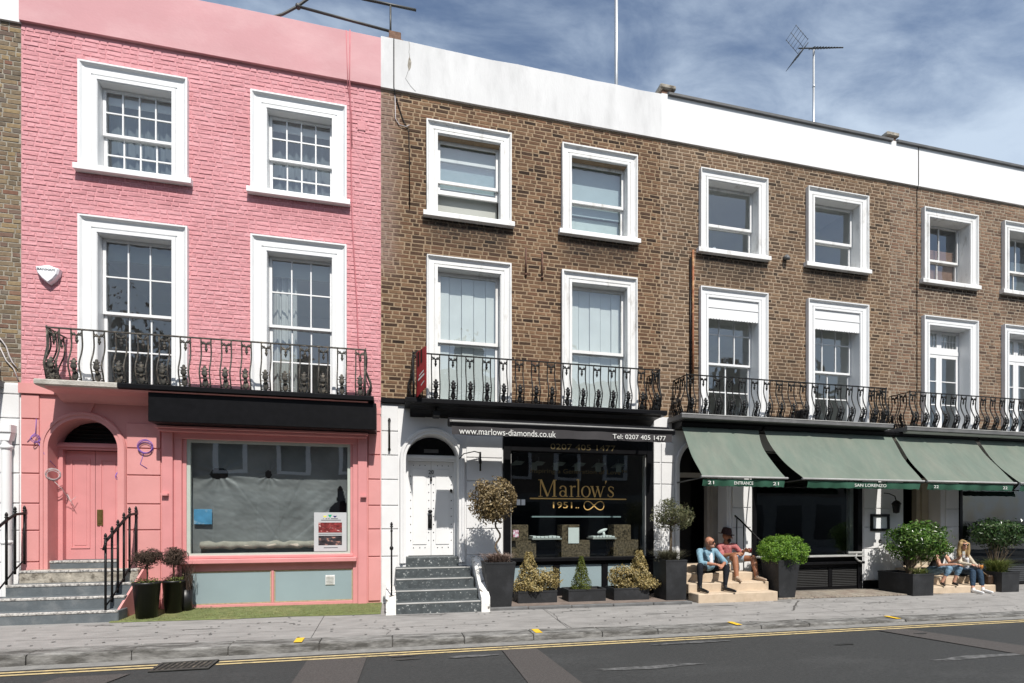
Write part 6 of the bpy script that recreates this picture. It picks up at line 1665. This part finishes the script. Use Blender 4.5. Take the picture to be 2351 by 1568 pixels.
def shades(parent, c, f, m, k=1.0):
    c, f = V3(c), V3(f).normalized(); s = f.cross(Vector((0, 0, 1))).normalized(); u = s.cross(f); mb = MB()
    R = Matrix((s, f, u)).transposed()
    for q in (-1, 1):
        mb.ell(c+f*.088*k+s*q*.034*k+u*.018*k, (.030*k, .012*k, .022*k), 12, 8, 0, R)
        mb.tube([c+f*.086*k+s*q*.062*k+u*.024*k, c+s*q*.086*k+u*.022*k], .004*k, 5)
    mb.tube([c+f*.096*k-s*.03*k+u*.026*k, c+f*.096*k+s*.03*k+u*.026*k], .005*k, 5)
    return mb.build('sunglasses', m, parent)
def shoe(pr, ank, toe, mi, r=.038, sole=None):
    a, t = V3(ank), V3(toe); d = (t-a); d.z = 0; d.normalize()
    heel = Vector((a.x, a.y, t.z+.012))-d*.035
    pr.append(('c', a, Vector((a.x, a.y, t.z+.03)), r*.95, r, mi))
    pr.append(('c', heel, heel+d*.12, r*.92, r*1.0, mi)); pr.append(('c', heel+d*.12, t, r*1.0, r*.72, mi))
def leg(pr, h, k, a, mi_t, mi_s, rt=(.088, .062), rs=(.060, .037), cut=1.0, mi_skin=None):
    h, k, a = V3(h), V3(k), V3(a)
    pr.append(('c', h, k, rt[0], rt[1], mi_t))
    calf = k+(a-k)*.30
    if mi_skin is None:
        pr.append(('c', k, calf, rt[1], rs[0]*1.03, mi_s)); pr.append(('c', calf, a, rs[0]*1.03, rs[1], mi_s))
    else:
        c = k+(a-k)*cut
        pr.append(('c', k, calf, rt[1], rs[0]*1.03, mi_s)); pr.append(('c', calf, c, rs[0]*1.03, rs[1]*1.15, mi_s)); pr.append(('c', c, a, rs[1]*.85, rs[1]*.8, mi_skin))
def arm(pr, s, e, w, mi_u, mi_f, ru=(.056, .044), rf=(.042, .029)):
    pr.append(('c', s, e, ru[0], ru[1], mi_u)); pr.append(('c', e, w, rf[0], rf[1], mi_f))

PM = dict(
 skin=mat('tanned_skin', (.36, .165, .10), .5, .08, 20, spec=.4), skin2=mat('fair_skin', (.47, .25, .17), .5, .06, 20), dskin=mat('brown_skin', (.30, .13, .07), .5, .08, 20),
 stub=mat('stubbled_skin', (.28, .15, .105), .6, .15, 60),
 denim=mat('pale_denim_shirt', (.17, .29, .36), .8, .15, 30, .9, 22, col2=(.11, .20, .27), c2scale=9, c2lo=.5, c2hi=.7), tee=mat('white_tee', (.66, .66, .68), .8, .05, 20),
 navy=mat('dark_trousers', (.008, .010, .015), .75, .2, 20, .8, 24, spec=.2), blackshoe=mat('black_shoe', (.010, .010, .011), .4, .2, 20), tanshoe=mat('tan_shoe', (.36, .27, .20), .7, .15, 20), whiteshoe=mat('white_shoe', (.74, .75, .76), .5, .04, 20),
 maroon=mat('faded_red_shirt', (.34, .095, .095), .8, .18, 30, .9, 20, col2=(.44, .20, .19), c2scale=16, c2lo=.5, c2hi=.7), shorts=mat('light_denim_shorts', (.30, .38, .46), .85, .15, 30, .3, 100), hat=mat('dark_brown_hat', (.045, .018, .016), .8, .15, 20),
 beard=mat('dark_beard', (.018, .012, .010), .9, .2, 40), cardigan=mat('cream_cardigan', (.52, .46, .37), .9, .2, 60, .9, 28), jeans=mat('dark_blue_jeans', (.014, .036, .068), .8, .25, 20, .9, 26), lightjeans=mat('washed_blue_jeans', (.14, .23, .32), .85, .3, 12, .9, 26),
 blond=mat('blond_hair', (.36, .25, .12), .55, .25, 60, .4, 90, stretch=(3, 3, .4)), brownhair=mat('brown_hair', (.06, .035, .02), .6, .2, 50), blacktop=mat('black_top', (.012, .012, .013), .8, .2, 30), lens=mat('dark_lens', (.006, .005, .006), .15, .0, spec=.6),
 drink=mat('orange_drink', (.75, .26, .01), .25, .05), redcup=mat('dark_red_cup', (.09, .012, .014), .3, .1), phone=mat('phone_case', (.42, .42, .40), .4, .1), leather=mat('brown_leather', (.05, .028, .016), .6, .2, 20))

# --- man in the denim shirt, elbows on his knees
p = thing('person', (6.15, -.8, .30), 'bald man in pale denim shirt and dark trousers, elbows on knees, sunglasses', 'person', 'people on the steps')
pr = []; M_ = [PM['skin'], PM['denim'], PM['tee'], PM['navy'], PM['blackshoe'], PM['stub']]
f = Vector((.62, -.76, -.10))
pr += [('c', (6.30, -.34, .745), (6.20, -.44, .93), .125, .135, 1), ('c', (6.20, -.44, .93), (6.19, -.48, 1.03), .135, .12, 1), ('c', (6.03, -.45, 1.06), (6.37, -.47, 1.06), .066, .066, 1), ('e', (6.20, -.44, .78), (.17, .13, .12), 1)]
pr += [('c', (6.205, -.565, .84), (6.20, -.560, 1.02), .050, .044, 2), ('c', (6.185, -.49, 1.06), (6.17, -.55, 1.15), .056, .052, 0)]
head(pr, (6.165, -.585, 1.245), f, 0); pr += [('c', (6.185, -.615, 1.175), (6.205, -.635, 1.168), .044, .036, 5)]
arm(pr, (6.02, -.46, 1.05), (5.90, -.70, .855), (6.09, -.88, .835), 1, 0, (.060, .052), (.040, .028)); arm(pr, (6.38, -.48, 1.05), (6.41, -.74, .855), (6.26, -.90, .84), 1, 0, (.060, .052), (.040, .028))
pr += [('c', (5.92, -.715, .853), (5.965, -.76, .848), .050, .047, 1), ('c', (6.395, -.75, .853), (6.365, -.79, .85), .050, .047, 1), ('c', (6.10, -.545, 1.06), (6.16, -.565, .90), .030, .036, 1), ('c', (6.27, -.545, 1.06), (6.25, -.565, .90), .030, .036, 1), ('c', (6.12, -.50, 1.115), (6.25, -.50, 1.115), .040, .040, 1)]
hand(pr, (6.10, -.89, .833), (.95, -.25, -.12), (0, .3, -1), 0, .8); hand(pr, (6.26, -.91, .835), (-.85, -.35, -.35), (0, .3, -1), 0, .7)
leg(pr, (6.20, -.38, .72), (5.83, -.77, .80), (5.80, -.82, .42), 3, 3); leg(pr, (6.40, -.38, .72), (6.40, -.80, .77), (6.33, -.85, .42), 3, 3)
pr += [('c', (6.20, -.36, .73), (6.40, -.36, .73), .11, .11, 3)]
shoe(pr, (5.80, -.83, .40), (5.80, -1.07, .338), 4); shoe(pr, (6.33, -.86, .40), (6.37, -1.10, .338), 4)
organic('body', pr, M_, p); shades(p, (6.165, -.585, 1.245), f, PM['lens'])

# --- man in the hat
p = thing('person', (6.9, -.5, .46), 'man in brown hat, faded red shirt and pale denim shorts, holding a cup', 'person', 'people on the steps')
pr = []; M_ = [PM['dskin'], PM['maroon'], PM['shorts'], PM['tanshoe'], PM['beard']]
f = Vector((.78, -.60, -.05)); hc = (6.80, -.28, 1.385)
pr += [('c', (6.86, -.13, .92), (6.83, -.18, 1.08), .135, .135, 1), ('c', (6.83, -.18, 1.08), (6.83, -.20, 1.15), .135, .12, 1), ('c', (6.66, -.22, 1.18), (7.02, -.24, 1.18), .066, .066, 1), ('c', (6.82, -.22, 1.19), (6.80, -.26, 1.29), .056, .054, 0)]
s, u = head(pr, hc, f, 0); hv = V3(hc); fn = f.normalized()
pr += [('c', hv+fn*.050-u*.075-s*.03, hv+fn*.050-u*.075+s*.03, .038, .038, 4), ('c', hv+fn*.052-u*.085, hv+fn*.05-u*.11, .036, .026, 4)]
arm(pr, (6.64, -.23, 1.17), (6.63, -.40, 1.00), (6.77, -.62, 1.045), 1, 0); arm(pr, (7.03, -.25, 1.17), (7.05, -.44, 1.03), (6.97, -.60, 1.10), 1, 0)
pr += [('c', (6.60, -.35, 1.03), (6.63, -.40, 1.0), .052, .048, 1)]
hand(pr, (6.78, -.63, 1.045), (.9, -.35, .15), (.2, .5, -.8), 0, .8); hand(pr, (6.97, -.61, 1.10), (.55, -.80, .15), (-.8, -.3, -.2), 0, 1.1)
OFF = Vector((.13, .21, -.045))
def mv(q): return tuple(Vector(q)+OFF)
pr = [(('c', mv(q[1]), mv(q[2])) + q[3:]) if q[0] == 'c' else (('e', mv(q[1])) + q[2:]) for q in pr]
hc = mv(hc)
leg(pr, (6.93, .02, .855), (6.85, -.44, .925), (6.80, -.57, .53), 0, 0, (.078, .062)); leg(pr, (7.08, .04, .855), (7.31, -.40, .90), (7.27, -.57, .52), 0, 0, (.078, .062))
pr += [('c', (6.93, .04, .855), (6.88, -.27, .90), .105, .090, 2), ('c', (7.08, .05, .855), (7.21, -.20, .885), .105, .092, 2), ('c', (6.93, .06, .845), (7.09, .06, .845), .115, .115, 2)]
shoe(pr, (6.80, -.58, .53), (6.72, -.80, .492), 3); shoe(pr, (7.27, -.58, .52), (7.28, -.81, .495), 3)
organic('body', pr, M_, p); shades(p, hc, f, PM['lens'])
mb = MB(); Rt = Matrix.Rotation(.16, 3, Vector((.6, .78, 0))) ; hb = MB(); hb.lathe([(0, .125), (.045, .14), (.080, .13), (.098, .08), (.105, .02), (.113, .004), (.158, -.006), (.163, -.016), (.110, -.008), (.09, 0)], (0, 0, 0), 28)
for q, v in enumerate(hb.v):
    v = Vector(v); r2 = v.x*v.x+v.y*v.y
    if v.z < .0: v.z -= .9*v.y*v.y*.5-.012
    w = Rt @ v; hb.v[q] = (w.x+hc[0]-.008, w.y+hc[1]+.008, w.z+hc[2]+.060)
hb.build('hat', PM['hat'], p); 
cup = thing('cup', (7.12, -.55, 1.05), 'dark red cup in the hand of the man with the hat', 'cup')
mb = MB(); mb.lathe([(0, 0), (.028, 0), (.036, .10), (.033, .10), (.026, .01), (0, .01)], (7.165, -.495, 1.015), 14); mb.build('vessel', PM['redcup'], cup); mb = MB(); mb.lathe([(0, 0), (.033, 0)], (7.165, -.495, 1.10), 14); mb.build('lid', PM['phone'], cup)

# --- blond woman
p = thing('person', (12.8, -.7, .1), 'blond woman in cream cardigan, dark jeans and white shoes, holding orange drink', 'person', 'people on the steps')
pr = []; M_ = [PM['skin2'], PM['cardigan'], PM['tee'], PM['jeans'], PM['whiteshoe']]
f = Vector((-.42, -.90, .02)); hc = (12.68, -.60, 1.115)
pr += [('c', (12.93, -.40, .53), (12.84, -.45, .70), .115, .105, 1), ('c', (12.84, -.45, .70), (12.79, -.50, .85), .105, .10, 1), ('c', (12.66, -.52, .885), (12.95, -.48, .885), .056, .056, 1), ('c', (12.80, -.51, .88), (12.71, -.57, 1.0), .046, .044, 0)]
pr += [('c', (12.83, -.555, .62), (12.765, -.60, .80), .050, .048, 2), ('c', (12.77, -.585, .86), (12.755, -.58, .90), .03, .028, 0)]
head(pr, hc, f, 0, .95, False)
arm(pr, (12.96, -.48, .875), (13.04, -.56, .69), (12.90, -.74, .65), 1, 1, (.05, .042), (.042, .030)); arm(pr, (12.65, -.52, .875), (12.56, -.62, .72), (12.60, -.80, .70), 1, 1, (.05, .042), (.042, .030))
hand(pr, (12.89, -.75, .65), (-.35, -.9, .0), (-.8, .2, .1), 0, 1.2, .9); hand(pr, (12.60, -.81, .70), (.5, -.8, -.1), (0, .1, -1), 0, .8, .9)
leg(pr, (12.86, -.42, .52), (12.62, -.83, .535), (12.50, -.92, .20), 3, 3, (.082, .060), (.058, .040), .82, 0); leg(pr, (13.00, -.40, .52), (12.84, -.82, .53), (12.80, -.90, .20), 3, 3, (.082, .060), (.058, .040), .82, 0)
pr += [('c', (12.86, -.40, .52), (13.0, -.40, .52), .115, .115, 3)]
shoe(pr, (12.50, -.93, .18), (12.46, -1.15, .118), 4, .034); shoe(pr, (12.80, -.91, .18), (12.75, -1.13, .116), 4, .034)
organic('body', pr, M_, p, .007); shades(p, hc, f, PM['lens'], .95)
hv = V3(hc); fn = f.normalized(); s = fn.cross(Vector((0, 0, 1))).normalized(); hr = []
hr += [('e', hv-fn*.022+Vector((0, 0, .030)), (.092, .092, .095), 0), ('c', hv+fn*.035+s*.075+Vector((0, 0, .04)), hv+s*.092-fn*.005-Vector((0, 0, .12)), .030, .040, 0), ('c', hv+s*.092-fn*.005-Vector((0, 0, .12)), hv+s*.085+fn*.02-Vector((0, 0, .26)), .040, .026, 0)]
hr += [('c', hv+fn*.03-s*.078+Vector((0, 0, .04)), hv-s*.095-fn*.01-Vector((0, 0, .10)), .030, .042, 0), ('c', hv-s*.095-fn*.01-Vector((0, 0, .10)), hv-s*.085+fn*.015-Vector((0, 0, .24)), .042, .022, 0)]
hr += [('c', hv-fn*.05, hv-fn*.055-Vector((0, 0, .2)), .085, .07, 0), ('c', hv+fn*.055+Vector((0, 0, .085)), hv-fn*.04+Vector((0, 0, .10)), .030, .04, 0)]
organic('hair', hr, [PM['blond']], p, .008, 3)
g = thing('drinking_glass', (12.86, -.83, .6), 'glass of orange drink in the blond woman’s hand', 'drink')
mb = MB(); mb.lathe([(0, 0), (.030, 0), (.036, .085), (0, .085)], (12.865, -.835, .60), 14); mb.build('drink', PM['drink'], g); mb = MB(); mb.lathe([(.033, 0), (.040, .12)], (12.865, -.835, .598), 14); mb.build('glass', K['glass'], g)
bagm = thing('handbag', (13.18, -.62, .3), 'brown leather handbag with long strap beside the blond woman', 'bag')
mb = MB(); mb.bbox(13.08, 13.28, -.86, -.74, .245, .45, .03); mb.build('bag_body', PM['leather'], bagm); mb = MB(); mb.tube([(13.10, -.80, .44), (13.02, -.76, .52), (12.95, -.74, .62), (12.92, -.74, .64)], .010, 6); mb.build('strap', mat('tan_strap', (.22, .15, .09), .6, .1), bagm)

# --- companion half hidden by the laurel
p = thing('person', (12.0, -.7, .24), 'woman in black top and washed blue jeans, half hidden by the laurel', 'person', 'people on the steps')
pr = []; M_ = [PM['skin2'], PM['blacktop'], PM['lightjeans'], PM['blackshoe']]
f = Vector((.55, -.80, -.05)); hc = (12.18, -.52, 1.12)
pr += [('c', (12.12, -.36, .55), (12.15, -.42, .72), .115, .105, 1), ('c', (12.15, -.42, .72), (12.16, -.46, .86), .105, .10, 1), ('c', (12.03, -.48, .895), (12.31, -.46, .895), .055, .055, 1), ('c', (12.17, -.48, .89), (12.18, -.51, 1.0), .045, .043, 0)]
head(pr, hc, f, 0, .95, False)
arm(pr, (12.32, -.48, .885), (12.26, -.62, .72), (12.28, -.80, .84), 0, 0, (.046, .038), (.036, .026)); arm(pr, (12.02, -.50, .885), (11.96, -.62, .68), (12.10, -.86, .715), 0, 0, (.046, .038), (.036, .026))
hand(pr, (12.28, -.81, .845), (.1, -.35, .93), (.2, -.8, -.3), 0, .9, .9); hand(pr, (12.11, -.87, .715), (.9, -.4, -.05), (0, 0, -1), 0, .8, .9)
leg(pr, (12.04, -.40, .54), (11.93, -.85, .625), (11.82, -.78, .33), 2, 2, (.084, .062), (.058, .040), .45, 0); leg(pr, (12.20, -.38, .54), (12.20, -.86, .64), (12.13, -.80, .33), 2, 2, (.084, .062), (.058, .040), .45, 0)
pr += [('c', (12.04, -.37, .53), (12.20, -.37, .53), .11, .11, 2)]
shoe(pr, (11.82, -.78, .33), (11.70, -.92, .272), 3, .030); shoe(pr, (12.13, -.80, .33), (12.05, -.93, .272), 3, .030)
organic('body', pr, M_, p, .007)
hv = V3(hc); fn = f.normalized(); s = fn.cross(Vector((0, 0, 1))).normalized()
organic('hair', [('e', hv-fn*.022+Vector((0, 0, .030)), (.090, .090, .092), 0), ('c', hv-fn*.05, hv-fn*.055-Vector((0, 0, .18)), .08, .06, 0), ('c', hv+s*.085, hv+s*.08-Vector((0, 0, .18)), .032, .02, 0), ('c', hv-s*.085, hv-s*.08-Vector((0, 0, .18)), .032, .02, 0)], [PM['brownhair']], p, .008, 3)
ph = thing('telephone', (12.29, -.86, .86), 'pale phone held up by the woman behind the laurel', 'phone')
MB().bbox(12.262, 12.335, -.885, -.875, .86, 1.0, .003).build('phone_case', PM['phone'], ph)
